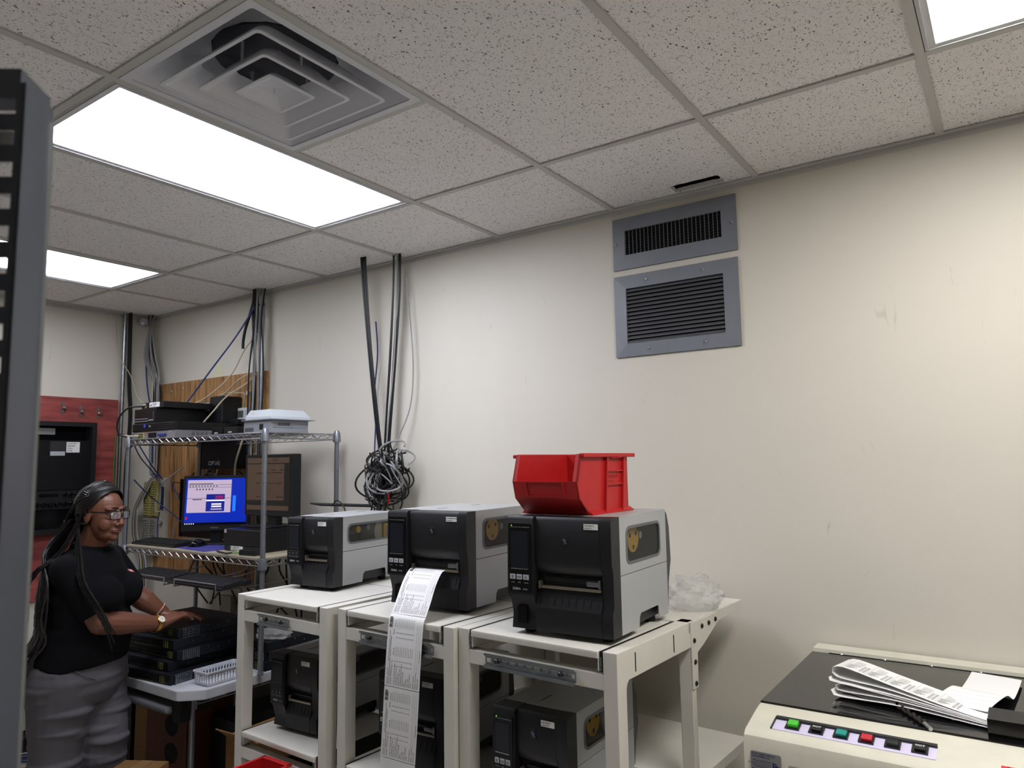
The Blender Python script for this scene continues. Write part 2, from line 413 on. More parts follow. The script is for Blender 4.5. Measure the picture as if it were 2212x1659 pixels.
# ---- wall grilles
gm = mat('grey_painted_grille', '#777b84', .42, noise=(20, .05)); slot_m = mat('duct_dark', '#0b0c0f', .8)
fin_m = mat('dull_aluminium_fin', '#74777b', .4, .6)
def grille(label, x0, x1, z0, z1, ix0, ix1, iz0, iz1, vertical, screws):
    t = thing('wall_grille', label, 'grille', ((x0+x1)/2, 0, z0), 0, 'grey wall air grilles')
    ox = (x0+x1)/2
    X = lambda v: v-ox
    Z = lambda v: v-z0
    # mitred frame: four separate borders, bevelled
    fr = .012
    o = [(X(x0), 0), (X(x1), 0), (X(x1), Z(z1)), (X(x0), Z(z1))]; i = [(X(ix0), Z(iz0)), (X(ix1), Z(iz0)), (X(ix1), Z(iz1)), (X(ix0), Z(iz1))]
    for k in range(4):
        j = (k+1) % 4
        q = [o[k], o[j], i[j], i[k]]
        cxm = sum(p[0] for p in q)/4; czm = sum(p[1] for p in q)/4
        mb = MB()
        v = [(p[0], 0.0, p[1]) for p in q]
        u = [(p[0]+(cxm-p[0])*0, -fr if n_ > 1 else -fr*.75, p[1]) for n_, p in enumerate(q)]
        v += u
        mb.add(v, [(0,1,2,3), (4,7,6,5), (0,4,5,1), (1,5,6,2), (2,6,7,3), (3,7,4,0)])
        obj('frame_border', mb, gm, t, sm=False)
    obj('duct', MB().box(X(ix0), X(ix1), -.0006, .0, Z(iz0), Z(iz1)), slot_m, t, sm=False)
    if vertical:
        n = 24; st = (ix1-ix0)/n
        for k in range(1, 9):                                   # rear horizontal blades
            z = Z(iz0)+(iz1-iz0)*k/9
            obj('rear_blade', MB().box(X(ix0), X(ix1), -.003, -.001, z-.0012, z+.0012), mat('dark_rear_blade', '#2a2c31', .5, .4), t, sm=False)
        fb = MB().box(-.0011, .0011, -.011, -.003, 0, iz1-iz0, M=RZ(.25)).mesh('blade')
        for k in range(n+1):
            obj('blade', fb, fin_m, t, (X(ix0)+st*(k+.0 if k else .004), 0, Z(iz0)), sm=False)
    else:
        n = 14; st = (iz1-iz0)/n
        fb = MB().prism([(-.011, .0), (-.0105, .0016), (-.001, .0125), (-.001, .0109)], 'x', X(ix0), X(ix1)).mesh('louvre')
        for k in range(n):
            obj('louvre', fb, fin_m, t, (0, 0, Z(iz0)+st*k+.002), sm=False)
    for sxx, szz in screws:
        obj('screw', MB().lathe([(.0055, -fr-.0015), (.0035, -fr-.003)], (X(sxx), 0, Z(szz)), 10, axis='y').box(X(sxx)-.003, X(sxx)+.003, -fr-.0034, -fr-.003, Z(szz)-.0006, Z(szz)+.0006, 1), [zinc, ink], t)
grille('upper grey wall grille with upright vanes below the ceiling hole', 1.213, 1.744, 2.474, 2.697, 1.269, 1.685, 2.534, 2.640, True, [(1.227, 2.585), (1.725, 2.585)])
grille('lower larger grey wall grille with horizontal louvres', 1.212, 1.741, 2.100, 2.446, 1.267, 1.683, 2.155, 2.389, False, [(1.36, 2.417), (1.60, 2.417), (1.36, 2.128), (1.60, 2.128)])
# ------------------------------------------------------------------ printer carts
def cart(label, x, y, rz, W, rail, ext_right, low_out=False):
    """white steel stand: two side frames, sliding shelves on black runners, rear fixed shelves; origin front-left at floor"""
    t = thing('printer_stand', label, 'stand', (x, y, 0), rz, 'white steel printer stands')
    D, HT, lw = .49, 1.165, .044
    for sx in (0, 1):
        x0, x1 = (0, lw) if sx == 0 else (W-lw, W)
        mb = MB()
        # one folded side frame: front leg, top beam, rear leg with radiused inner corners
        outer = [(0, 0), (0, HT), (D, HT), (D, 0), (D-.03, 0), (D-.03, HT-.08)]
        inner = [(.062, HT-.08), (.052, HT-.088), (.047, HT-.1), (.047, 0)]
        mb.prism(outer+inner, 'x', x0, x1)
        bm = bmesh.new(); me = mb.mesh('side_frame'); bm.from_mesh(me)
        ed = [e for e in bm.edges if e.calc_length() > .04 and len(e.link_faces) == 2 and e.calc_face_angle(0) > .8]
        bmesh.ops.bevel(bm, geom=ed, offset=.0035, segments=2, profile=.5, affect='EDGES'); bm.to_mesh(me); bm.free()
        sf = obj('side_frame', me, white_metal, t)
        xs = x1 if sx else x0
        if sx:
            for yy in (.10, .34):
                obj('slot', MB().prism(rrect(yy-.0028, yy+.0028, HT-.068, HT-.016, .0027, 3), 'x', xs-.001, xs+.0006), slot_m, sf)
    def shelf(name, z, out=0., fb=.060):
        y0 = -.006-out; xa, xb = lw+.012, W-lw-.012
        mb = MB()
        mb.rbox(xa, xb, y0, y0+.44, z-.010, z, .003)                        # top skin
        mb.rbox(xa, xb, y0, y0+.012, z-.020, z-.004, .003)                  # front lip
        mb.box(xa, xa+.003, y0+.006, y0+.44, z-.052, z-.006); mb.box(xb-.003, xb, y0+.006, y0+.44, z-.052, z-.006)
        s_ = obj('sliding_shelf', mb, white_metal, t)
        for xq in (lw+.0005, W-lw-.0115):
            obj('slide_runner', MB().box(xq, xq+.011, .004-out*.5, .45, z-.054, z-.002).box(xq+.003, xq+.008, .001-out, .3, z-.042, z-.016, 1)
                .box(xq+.002, xq+.009, -.001, .004, z-.050, z-.044, 1), [black_rub, zinc], t, sm=False)
        obj('cross_bar', MB().rbox(lw-.002, W-lw+.002, .002, .040, z-fb-.042, z-fb, .003), white_metal, t)
        return s_
    shelf('a', HT)
    shelf('b', .650, .0)
    if low_out: shelf('c', .49, .24)
    # rear fixed shelves reaching the wall
    dr = .90
    obj('rear_shelf', MB().rbox(0, W, D-.045, dr, HT-.036, HT, .003), white_metal, t)
    obj('rear_shelf', MB().rbox(0, W, .45, dr, .655, .690, .003), white_metal, t)
    obj('back_panel', MB().box(lw, W-lw, D-.012, D-.008, .70, HT-.30), white_metal, t) if False else None
    if ext_right:
        # L-shaped bracket with black bolts
        pl = [(D-.032, HT-.005), (D+.19, HT-.005), (D+.195, HT-.03), (D+.06, HT-.085), (D+.012, HT-.10), (D+.008, HT-.205), (D-.03, HT-.205)]
        br = obj('bracket', MB().prism(pl, 'x', W, W+.003), white_metal, t, sm=False)
        for yy, zz in ((D+.05, HT-.026), (D+.105, HT-.026), (D+.16, HT-.024), (D-.012, HT-.06), (D-.010, HT-.125), (D-.009, HT-.19)):
            obj('bolt', MB().lathe([(.0075, W+.003), (.0075, W+.0055), (.0045, W+.008)], (0, yy, zz), 10, axis='x'), black_rub, br)
    # perforated mounting rail on the cross bar
    a, bq = rail
    zc = HT-.078; rl = MB()
    y0 = -.0065
    rl.box(a, bq, y0, y0+.0015, zc+.006, zc+.0125); rl.box(a, bq, y0, y0+.0015, zc-.0125, zc-.006)
    n = max(2, int((bq-a)/.027)); st = (bq-a)/n
    for k in range(n+1):
        xx = a+st*k; h = .0045 if 0 < k < n else .0045
        rl.box(max(a, xx-h), min(bq, xx+h), y0, y0+.0015, zc-.006, zc+.006)
    rl.box(a, bq, y0-.006, y0+.0015, zc+.0125, zc+.014); rl.box(a, bq, y0-.007, y0-.006, zc+.0125, zc+.020)
    rl.box(a, bq, y0-.006, y0+.0015, zc-.014, zc-.0125); rl.box(a, bq, y0-.0075, y0-.006, zc-.022, zc-.0125); rl.box(a, bq, y0-.009, y0-.0075, zc-.0225, zc-.0205)
    rl.box(a+.02, bq-.02, y0, .004, zc-.003, zc+.003)
    ro = obj('mounting_rail', rl, zinc, t, sm=False)
    for q in (a+.045, bq-.05):
        obj('rail_bolt', MB().lathe([(.0075, y0-.001), (.0075, y0-.005), (.005, y0-.0075)], (q, 0, zc), 8, axis='y'), mat('dark_steel', '#4a4c50', .35, 1.), ro)
    return t
cart('white steel printer stand at the left beside the wire rack', -.030, -.945, -.035, .553, (.155, .345), False, True)
cart('white steel printer stand in the middle under the paper strip', .556, -.945, -.05, .553, (.13, .475), False)
cart('white steel printer stand at the right with bolted rear bracket', 1.112, -.955, -.050, .560, (.115, .435), True)

# ------------------------------------------------------------------ label printers
scr_m = mat('dark_touch_screen', '#1a1e27', .12)
btn_m = mat('grey_button', '#a9adb2', .4)
led_m = mat('green_led', '#203010', .3, emit=('#9dff3a', .25))
stk_m = mat('white_sticker', '#dcdcda', .6)
tear_m = mat('brushed_tear_bar', '#a39a8b', .3, .9)
def printer(name, label, loc, rz, W, Lg, Hh, style, sticker, model, roll=False, led=False):
    """front faces -y; origin at the front bottom centre, feet below"""
    t = thing(name, label, 'printer', loc, rz, 'industrial label printers')
    x0, x1 = -W/2, W/2; zb = .016; fb = .058                     # foot height, depth of black front
    ztop = Hh; zs = .52*Hh                                        # seam between lid and base
    big = style != 'small'
    cw = .26*W if style == 'wide' else .31*W                      # control column width
    for fx in (x0+.04, x1-.04):
        for fy in (.05, Lg-.06):
            obj('foot', MB().lathe([(.016, 0), (.018, .004), (.016, zb+.004)], (fx, fy, 0), 12), black_rub, t)
    # grey shell -----------------------------------------------------------
    notch = [(fb, zb), (fb+.12, zb), (fb+.125, zb+.030), (fb+.135, zb+.040), (fb+.265, zb+.040), (fb+.272, zb+.035), (fb+.275, zb), (Lg, zb), (Lg, zs-.001), (fb, zs-.001)]
    base = MB(); base.prism(notch, 'x', x1-.003, x1); base.prism(notch, 'x', x0, x0+.003)
    base.box(x0+.003, x1-.003, Lg-.004, Lg, zb, zs)
    obj('base_panel', base, grey_pan, t, sm=False)
    obj('chassis', MB().box(x0+.004, x1-.004, fb*.5, Lg-.005, zb+.041, zs-.004).box(x0+.02, x1-.02, fb*.5, Lg-.02, zb+.003, zb+.042)
        .box(-.012, -.004, fb, Lg-.005, zs-.004, ztop-.008), char, t, sm=False)
    # lid with window hole on both sides ------------------------------------
    wy0, wy1 = fb+(.045 if big else .03), Lg-(.055 if big else .012)
    wz0, wz1 = zs+.030, ztop-.034
    hole = rrect(wy0, wy1, wz0, wz1, .022, 5)
    def outer_loop():
        pts = []
        for (py, pz) in hole:
            ty = 0 if py < (wy0+wy1)/2 else 1; tz = 0 if pz < (wz0+wz1)/2 else 1
            pts.append((py, pz))
        n = len(pts); out = []
        for k, (py, pz) in enumerate(pts):
            seg = k//6; j = k % 6                                 # corner arc k: spread it along the rectangle's corner
            cy = [wy1, wy1, wy0, wy0][seg]; cz = [wz0, wz1, wz1, wz0][seg]
            Y = [Lg, Lg, fb, fb][seg]; Zc = [zs+.001, ztop, ztop, zs+.001][seg]
            if j < 2: a_ = 0
            if seg == 0: q = (py if j < 2 else Y, Zc if j < 4 else pz) if j not in (2, 3) else (Y, Zc)
            elif seg == 1: q = (Y if j < 4 else py, pz if j < 2 else Zc)
            elif seg == 2: q = (py if j < 2 else Y, Zc if j < 4 else pz)
            else: q = (Y if j < 4 else py, pz if j < 2 else Zc)
            out.append(q)
        return out
    lid = MB(); ol = outer_loop()
    lid.ring(ol, hole, 'x', x1-.004, x1)
    lid.box(x0, x0+.003, fb, Lg, zs+.001, ztop)
    lid.rbox(x0, x1, fb-.002, Lg, ztop-.006, ztop+.001, .003)
    lid.box(x0+.003, x1-.003, Lg-.004, Lg, zs, ztop)
    lo = obj('lid', lid, grey_pan, t, sm=False)
    for yy in (.22*Lg, .72*Lg):
        obj('lid_hinge_slot', MB().box(x0+.42*W, x0+.425*W+.002, yy, yy+.06, ztop+.0011, ztop+.0016), ink, lo, sm=False)
    hl = rrect(wy0+.004, wy1-.004, wz0+.004, wz1-.004, .019, 5)
    obj('window_gasket', MB().ring(rrect(wy0-.004, wy1+.004, wz0-.004, wz1+.004, .025, 5), hl, 'x', x1-.001, x1+.0015), mat('grey_gasket', '#5c5f64', .4), lo)
    obj('window_pane', MB().prism(hl, 'x', x1-.0025, x1-.0015), glassm, lo, sm=False)
    if True:
        sp = obj('ribbon_spool', MB().lathe([(.006, x1-.018), (.040 if big else .014, x1-.018), (.040 if big else .014, x1-.014), (.010, x1-.014)], (0, wy0+.080, (wz0+wz1)/2+.012), 24, axis='x')
            .cyl((x1-.2 if big else x1-.1, wy0+.080, (wz0+wz1)/2+.012), (x1-.018, wy0+.080, (wz0+wz1)/2+.012), .013, 16), yellow_pl, t)
        for k in range(3):
            a_ = .6+k*2.09
            obj('spool_hole', MB().box(x1-.0142, x1-.0137, wy0+.080+.025*math.cos(a_)-.006, wy0+.080+.025*math.cos(a_)+.006, (wz0+wz1)/2+.012+.025*math.sin(a_)-.006, (wz0+wz1)/2+.012+.025*math.sin(a_)+.006), char, sp, sm=False) if big else None
        obj('spindle', MB().lathe([(.010, x1-.12), (.012, x1-.03), (.012, x1-.020), (.004, x1-.018)], (0, wy0+.150, (wz0+wz1)/2+.016), 14, axis='x'), btn_m, t)
        if roll: obj('media_roll', MB().lathe([(.02, x1-.18), (.055, x1-.18), (.055, x1-.025), (.02, x1-.025)], (0, wy1-.06, wz0+.03), 24, axis='x'), mat('label_roll', '#cfcabd', .7), t)
        if roll: obj('media_guide', MB().rbox(x1-.022, x1-.010, wy1-.065, wy1-.052, wz0-.01, wz1-.008, .003), yellow_pl if not big else btn_m, t)
    if big:                                                       # charcoal bulged rear cover
        prof = [(Lg, zb), (Lg+.004, zb), (Lg+.016, zs*.62), (Lg+.040, zs+.0), (Lg+.040, zs+.004), (Lg+.034, ztop-.06), (Lg+.018, ztop-.016), (Lg, ztop-.002)]
        obj('rear_cover', MB().prism(prof, 'x', x0+.002, x1-.002), mat('graphite_rear_cover', '#3c3e42', .45), t, sm=False)
    # black front ------------------------------------------------------------
    xc = x0+cw; xr = x1-.034                                      # control column edge, right strip edge
    z_door, z_slot0, z_slot1 = .565*Hh, .405*Hh, .50*Hh
    z_chute = .24*Hh
    fr = MB()
    prof = [(fb, z_slot1), (fb, ztop-.001), (.010, ztop-.002), (.003, ztop-.012), (.002, z_door+.02), (.008, z_door), (.030, z_slot1)]
    fr.prism(prof, 'x', xc+.001, xr-.001)
    obj('front_door', fr, black_pl, t)
    obj('right_edge', MB().prism([(fb, zb), (fb, ztop), (.008, ztop-.001), (.002, ztop-.012), (.002, z_door+.02), (.010, z_door), (.012, z_chute+.02), (.000, z_chute-.004), (.002, zb)], 'x', xr, x1), black_pl, t)
    # control column: upper raised head and narrower lower body
    zp = .335*Hh
    col = MB(); e = .010
    col.prism([(fb, zp), (fb, ztop), (-.002, ztop-.001), (-.008, ztop-.010), (-e, zp+.01), (-e+.001, zp)], 'x', x0-.002, xc)
    obj('control_column', col, black_pl, t)
    obj('column_base', MB().prism([(fb, zb), (fb, zp), (-.006, zp), (.004, zp-.03), (.010, zp-.055), (.004, zb)], 'x', x0+.004, xc-.001), black_pl, t)
    gl = MB().box(x0+.004, xc-.006, -e-.0015, -e+.002, zp+.008, ztop-.022)
    gp = obj('control_panel', gl, black_gl, t, sm=False)
    wpan = xc-x0
    if style != 'small':
        sx0, sx1 = x0+.012, xc-.016
        obj('touch_screen', MB().box(sx0, sx1, -e-.0025, -e-.001, zp+.078, ztop-.045), scr_m, gp, sm=False)
        obj('screen_lip', MB().box(sx0, sx1, -e-.004, -e-.001, zp+.074, zp+.0765), chrome, gp, sm=False)
        bw = (wpan-.03)/3
        for k in range(3):
            bx = x0+.008+k*(bw+.004)
            bo = obj('button', MB().rbox(bx, bx+bw, -e-.0035, -e-.001, zp+.044, zp+.059, .0012), btn_m, gp)
            ic = MB(); cxm = bx+bw/2; czm = zp+.0515
            put_text(ic, ('II', '<>', 'X')[k], .011, TR(cxm, -e-.0037, czm-.004) @ FRONT, 'CENTER', bold=True)
            put_text(ic, ('PAUSE', 'FEED', 'CANCEL')[k], .0042, TR(cxm, -e-.0017, zp+.034) @ FRONT, 'CENTER', 1)
            obj('button_print', ic, [ink, btn_m], bo, sm=False)
    else:
        obj('screen', MB().box(x0+.010, xc-.010, -e-.0022, -e-.001, zp+.075, ztop-.04), scr_m, gp, sm=False)
        obj('screen_lip', MB().box(x0+.006, xc-.008, -e-.004, -e-.001, zp+.068, zp+.072), char, gp, sm=False)
        obj('keypad', MB().box(x0+.006, xc-.008, -e-.0022, -e-.001, zp+.030, zp+.062), char, gp, sm=False)
        bw = (wpan-.028)/3
        for k in range(3):
            bx = x0+.010+k*(bw+.003)
            bo = obj('button', MB().rbox(bx, bx+bw, -e-.004, -e-.001, zp+.040, zp+.058, .001), black_pl, gp)
            ic = MB(); put_text(ic, ('II', '<>', 'X')[k], .007, TR(bx+bw/2, -e-.0042, zp+.046) @ FRONT, 'CENTER', bold=True)
            put_text(ic, ('PAUSE', 'FEED', 'CANCEL')[k], .0036, TR(bx+bw/2, -e-.0024, zp+.034) @ FRONT, 'CENTER')
            obj('button_print', ic, btn_m, bo, sm=False)
    pr = MB(); put_text(pr, 'ZEBRA', .0095, TR(x0+.016, -e-.0018, zp+.014) @ FRONT, bold=True)
    put_text(pr, model, .0062, TR(x0+.016+.036, -e-.0018, zp+.0145) @ FRONT)
    for k, s_ in enumerate(('STATUS', 'PAUSE', 'DATA', 'SUPPLIES', 'NETWORK')):
        put_text(pr, s_, .0034, TR(x0+.016+k*(wpan-.026)/4.6, -e-.0018, ztop-.034) @ FRONT, 'CENTER')
    obj('panel_print', pr, btn_m, gp, sm=False)
    if led: obj('status_light', MB().box(x0+.014, x0+.0165, -e-.0025, -e-.0014, ztop-.0295, ztop-.027), led_m, gp, sm=False)
    if style != 'small':
        obj('usb_cover', MB().box(x0+.026, xc-.030, -.0015, .012, zp-.082, zp-.034), black_gl, t, sm=False)
    # output throat
    obj('throat', MB().box(xc, xr, fb-.006, fb, z_slot0, z_slot1+.01).box(xc, xr, .018, fb, z_slot0-.004, z_slot0), black_gl, t, sm=False)
    obj('print_head', MB().rbox(xc+.02, xr-.008, .020, fb-.006, z_slot0+.017, z_slot1-.002, .003), mat('dark_head', '#0f1013', .3), t)
    obj('tear_bar', MB().rbox(xc+.016, xr-.004, .006, .016, z_slot0-.002, z_slot0+.006, .002).rbox(xc+.006, xc+.016, .006, .022, z_slot0-.004, z_slot0+.018, .002), tear_m, t)
    if style != 'small':
        obj('head_latch', MB().rbox(xr-.050, xr-.006, .008, .026, z_slot0+.012, z_slot0+.026, .003).rbox(xr-.012, xr-.004, .006, .02, z_slot0+.008, z_slot0+.032, .002), zinc, t)
    # sloped chute with ribs, then the lower front
    ch = [(fb, z_chute), (fb, z_slot0-.002), (.016, z_slot0-.002), (.010, z_chute+.03), (-.001, z_chute)]
    co = obj('chute', MB().prism(ch, 'x', xc+.001, xr-.001), black_pl, t, sm=False)
    nr = 9 if style == 'wide' else 6
    for k in range(nr):
        rx = xc+.016+(xr-xc-.03)*k/(nr-1)
        obj('rib', MB().prism([(.0162, z_slot0-.012), (.0102, z_chute+.030), (.0022, z_chute+.008), (.0002, z_chute+.008), (.0086, z_chute+.031), (.0146, z_slot0-.012)], 'x', rx-.0008, rx+.0008), black_pl, co, sm=False)
    obj('lower_front', MB().prism([(fb, zb), (fb, z_chute), (-.001, z_chute), (.001, zb)], 'x', xc+.001, xr-.001), black_pl, t, sm=False)
    # badge and asset sticker
    bd = MB(); bx = xc+(xr-xc)*(.47 if style == 'wide' else .42); bz = z_door+(ztop-z_door)*.54
    bg = obj('badge', MB().rbox(bx-.011, bx+.011, .001, .004, bz-.013, bz+.013, .0012), black_pl, t)
    for k in range(5):
        bd.prism([(bx-.007+k*.0024, bz+.009-abs(k-2)*.002), (bx-.0058+k*.0024, bz+.0085-abs(k-2)*.002), (bx-.001+k*.0018, bz-.001-k*.0018), (bx-.0022+k*.0018, bz-.0008-k*.0018)], 'y', .0003, .0009)
    bd.prism([(bx+.001, bz-.003), (bx+.008, bz-.005), (bx+.007, bz-.008), (bx+.003, bz-.006)], 'y', .0003, .0009); bd.prism([(bx-.003, bz-.004), (bx-.0018, bz-.004), (bx+.001, bz-.010), (bx-.0002, bz-.010)], 'y', .0003, .0009)
    obj('badge_mark', bd, mat('badge_silver', '#7f86a0', .3, .6), bg, sm=False)
    so = obj('asset_sticker', MB().box(xr-.050, xr-.006, .0005, .003, ztop-.034, ztop-.018), stk_m, t, sm=False)
    st = MB(); put_text(st, sticker[0], .0052, TR(xr-.048, .0003, ztop-.0245) @ FRONT, bold=True, sx=.82); put_text(st, sticker[1], .0052, TR(xr-.048, .0003, ztop-.0315) @ FRONT, bold=True, sx=.82)
    obj('sticker_print', st, ink, so, sm=False)
    return t
ZT = 1.1655
printer('label_printer', 'wide label printer with the red bin on its lid', (1.463, -.925, ZT), .03, .336, .41, .345, 'wide', ('S2-PRINTRM-ST5', '10.256.25.110'), 'ZT421', led=True)
printer('label_printer', 'wide label printer feeding a long strip of printed labels', (.866, -.822, ZT), .055, .336, .43, .340, 'wide', ('S2-PRINTRM-PRINTER5', '10.256.25.108'), 'ZT421')
printer('label_printer', 'small label printer on top of the left stand', (.172, -.75, ZT), .095, .242, .41, .292, 'small', ('S2-PRINTRM-ST6', '10.256.25.106'), 'ZT231', roll=True)
printer('label_printer', 'small black-fronted label printer on the lower shelf of the left stand', (.222, -.862, .6505), .05, .242, .40, .290, 'small', ('S2-PRINTRM-ST7', '10.256.25.107'), 'ZT231')
printer('label_printer', 'label printer half hidden by the hanging paper on the lower middle shelf', (.850, -.885, .6505), .06, .262, .41, .318, 'touch', ('S2-PRINTRM-ST8', '10.256.25.109'), 'ZT411')
printer('label_printer', 'label printer with green light on the lower shelf of the right stand', (1.365, -.945, .6505), .01, .246, .43, .306, 'touch', ('S2-PRINTRM-ST9', '10.256.25.105'), 'ZT411', roll=True, led=True)
# ------------------------------------------------------------------ work table and wire racks
tabm = mat('grey_plastic_tabletop', '#b9bbbf', .45, noise=(18, .10), bump=(300, .08))
t = thing('work_table', 'grey plastic work table with a clipped corner under the switches', 'table', (-1.2, -.5, 0))
poly = [(-2.0, -.90), (-.530, -.90), (-.512, -.893), (-.436, -.822), (-.430, -.808), (-.430, -.03), (-2.0, -.03)]
poly = [(x+1.2, y+.5) for x, y in poly]
me = MB().prism(poly, 'z', .652, .697).mesh('table_top'); bm = bmesh.new(); bm.from_mesh(me)
bmesh.ops.bevel(bm, geom=[e for e in bm.edges if abs(e.verts[0].co.z-e.verts[1].co.z) < .001], offset=.006, segments=2, profile=.5, affect='EDGES'); bm.to_mesh(me); bm.free()
obj('table_top', me, tabm, t)
for x, y in ((-.70, .35), (.55, .42), (-.70, -.30)):
    obj('leg', MB().cyl((x, y, 0), (x, y, .653), .018, 12), dark_met, t)
dr = thing('pull_out_tray', 'grey pull-out keyboard tray under the table edge', 'tray', (-.85, -.88, .585))
obj('tray', MB().rbox(-.55, .262, -.025, .28, 0, .032, .012, 3), mat('grey_tray_plastic', '#6d6f74', .5), dr)
obj('bracket', MB().box(.275, .330, .0, .05, -.03, .062).box(.266, .272, .0, .2, -.02, .06), dark_met, dr, sm=False)
obj('bracket', MB().box(-.60, -.56, .0, .05, -.03, .062), dark_met, dr, sm=False)

def post(parent, x, y, z0, z1, cols=()):
    prof = [(.0125, z0)]
    z = z0+.03
    while z < z1-.02:
        prof += [(.0125, z-.0012), (.0114, z-.0006), (.0114, z+.0006), (.0125, z+.0012)]; z += .0254*2
    prof += [(.0125, z1-.004), (.010, z1)]
    p = obj('post', MB().lathe(prof, (x, y, 0), 16), silver_post, parent)
    for zc in cols:
        obj('collar', MB().lathe([(.0215, zc-.030), (.0205, zc-.012), (.0180, zc+.018), (.0165, zc+.022)], (x, y, 0), 18), silver_post, p)
    obj('foot', MB().lathe([(.014, z0-.0), (.014, z0+.012), (.0126, z0+.014)], (x, y, 0), 14), mat('grey_foot', '#55585c', .5), p)
def wire_shelf(parent, x0, x1, y0, y1, z, deck=True):
    """ledge wires with a zig-zag truss on all four sides and a wire deck"""
    h = .028; r = .0032
    for (a, b) in (((x0, y0), (x1, y0)), ((x1, y0), (x1, y1)), ((x1, y1), (x0, y1)), ((x0, y1), (x0, y0))):
        A = Vector((*a, 0)); B = Vector((*b, 0)); d = (B-A).normalized(); A2 = A+d*.022; B2 = B-d*.022
        mb = MB(); up = Vector((0, 0, 1))
        mb.tube([A+up*z, B+up*z], r, 8); mb.tube([A+up*(z-h), B+up*(z-h)], r, 8)
        n = max(4, int((B2-A2).length/.034)); pts = []
        for k in range(n+1):
            p = A2+(B2-A2)*k/n
            pts.append(p+up*(z-.004 if k % 2 else z-h+.004))
        mb.tube(pts, .0022, 6)
        obj('shelf_truss', mb, chrome, parent)
    if deck:
        mb = MB(); n = int((x1-x0)/.026)
        for k in range(1, n):
            x = x0+(x1-x0)*k/n
            mb.tube([(x, y0, z+.003), (x, y1, z+.003)], .0017, 5)
        for k in (1, 2):
            y = y0+(y1-y0)*k/3; mb.tube([(x0, y, z-.001), (x1, y, z-.001)], .0028, 6)
        tag(obj('deck_wires', mb, chrome, parent), kind='stuff')

RX0, RX1, RY0, RY1 = -1.68, -.41, -.552, -.10
ZTOP, ZMID, ZTAB = 1.832, 1.222, .697
rk = thing('wire_rack', 'chrome wire rack with silver posts standing on the table', 'rack', (0, 0, ZTAB))
rk.location = (-1.05, -.33, ZTAB)
def off(p): return p
root = rk
class Shift:                                   # build in world coordinates under a root placed elsewhere
    pass
def reroot(parent):
    """move all direct children meshes back by the parent's location so that they stay in world place"""
    d = -Vector(parent.location)
    done = set()
    for o in parent.children:
        if o.data and o.data.name not in done: o.data.transform(Matrix.Translation(d)); done.add(o.data.name)
        for c in o.children:
            if c.data and c.data.name not in done: c.data.transform(Matrix.Translation(d)); done.add(c.data.name)
for x, y in ((RX0, RY0), (RX1, RY0), (RX1, RY1), (RX0, RY1)):
    post(rk, x, y, ZTAB, ZTOP+.02, (ZTOP-.012, ZMID-.012))
wire_shelf(rk, RX0, RX1, RY0, RY1, ZTOP)
wire_shelf(rk, RX0, RX1, RY0, RY1, ZMID)
obj('shelf_liner', MB().box(RX0+.006, RX1-.006, RY0+.004, RY1-.004, ZMID+.0048, ZMID+.012), mat('tan_laminate_liner', '#b0a68f', .35, noise=(12, .08)), rk, sm=False)
# hanging wire cradle that carries two keyboards
cr = MB()
for xx in (-1.30, -.93, -.84, -.50):
    cr.tube(spline([(xx, -.28, ZMID-.03), (xx, -.30, 1.105), (xx, -.70, 1.098), (xx, -.735, 1.100), (xx, -.738, 1.130)], 5), .0032, 6)
cr.tube([(-1.30, -.738, 1.130), (-.93, -.738, 1.130)], .0032, 6); cr.tube([(-.84, -.738, 1.130), (-.50, -.738, 1.130)], .0032, 6)
obj('keyboard_cradle', cr, chrome, rk)
reroot(rk)

lr = thing('wire_rack', 'lower wire rack with silver posts under the clipped table corner', 'rack', (-1.1, -.45, 0))
for x, y in ((-.555, -.800), (-.555, -.10), (-1.80, -.800), (-1.80, -.10)):
    post(lr, x, y, 0, .648, (.618,))
wire_shelf(lr, -1.80, -.555, -.80, -.10, .632, False)
reroot(lr)

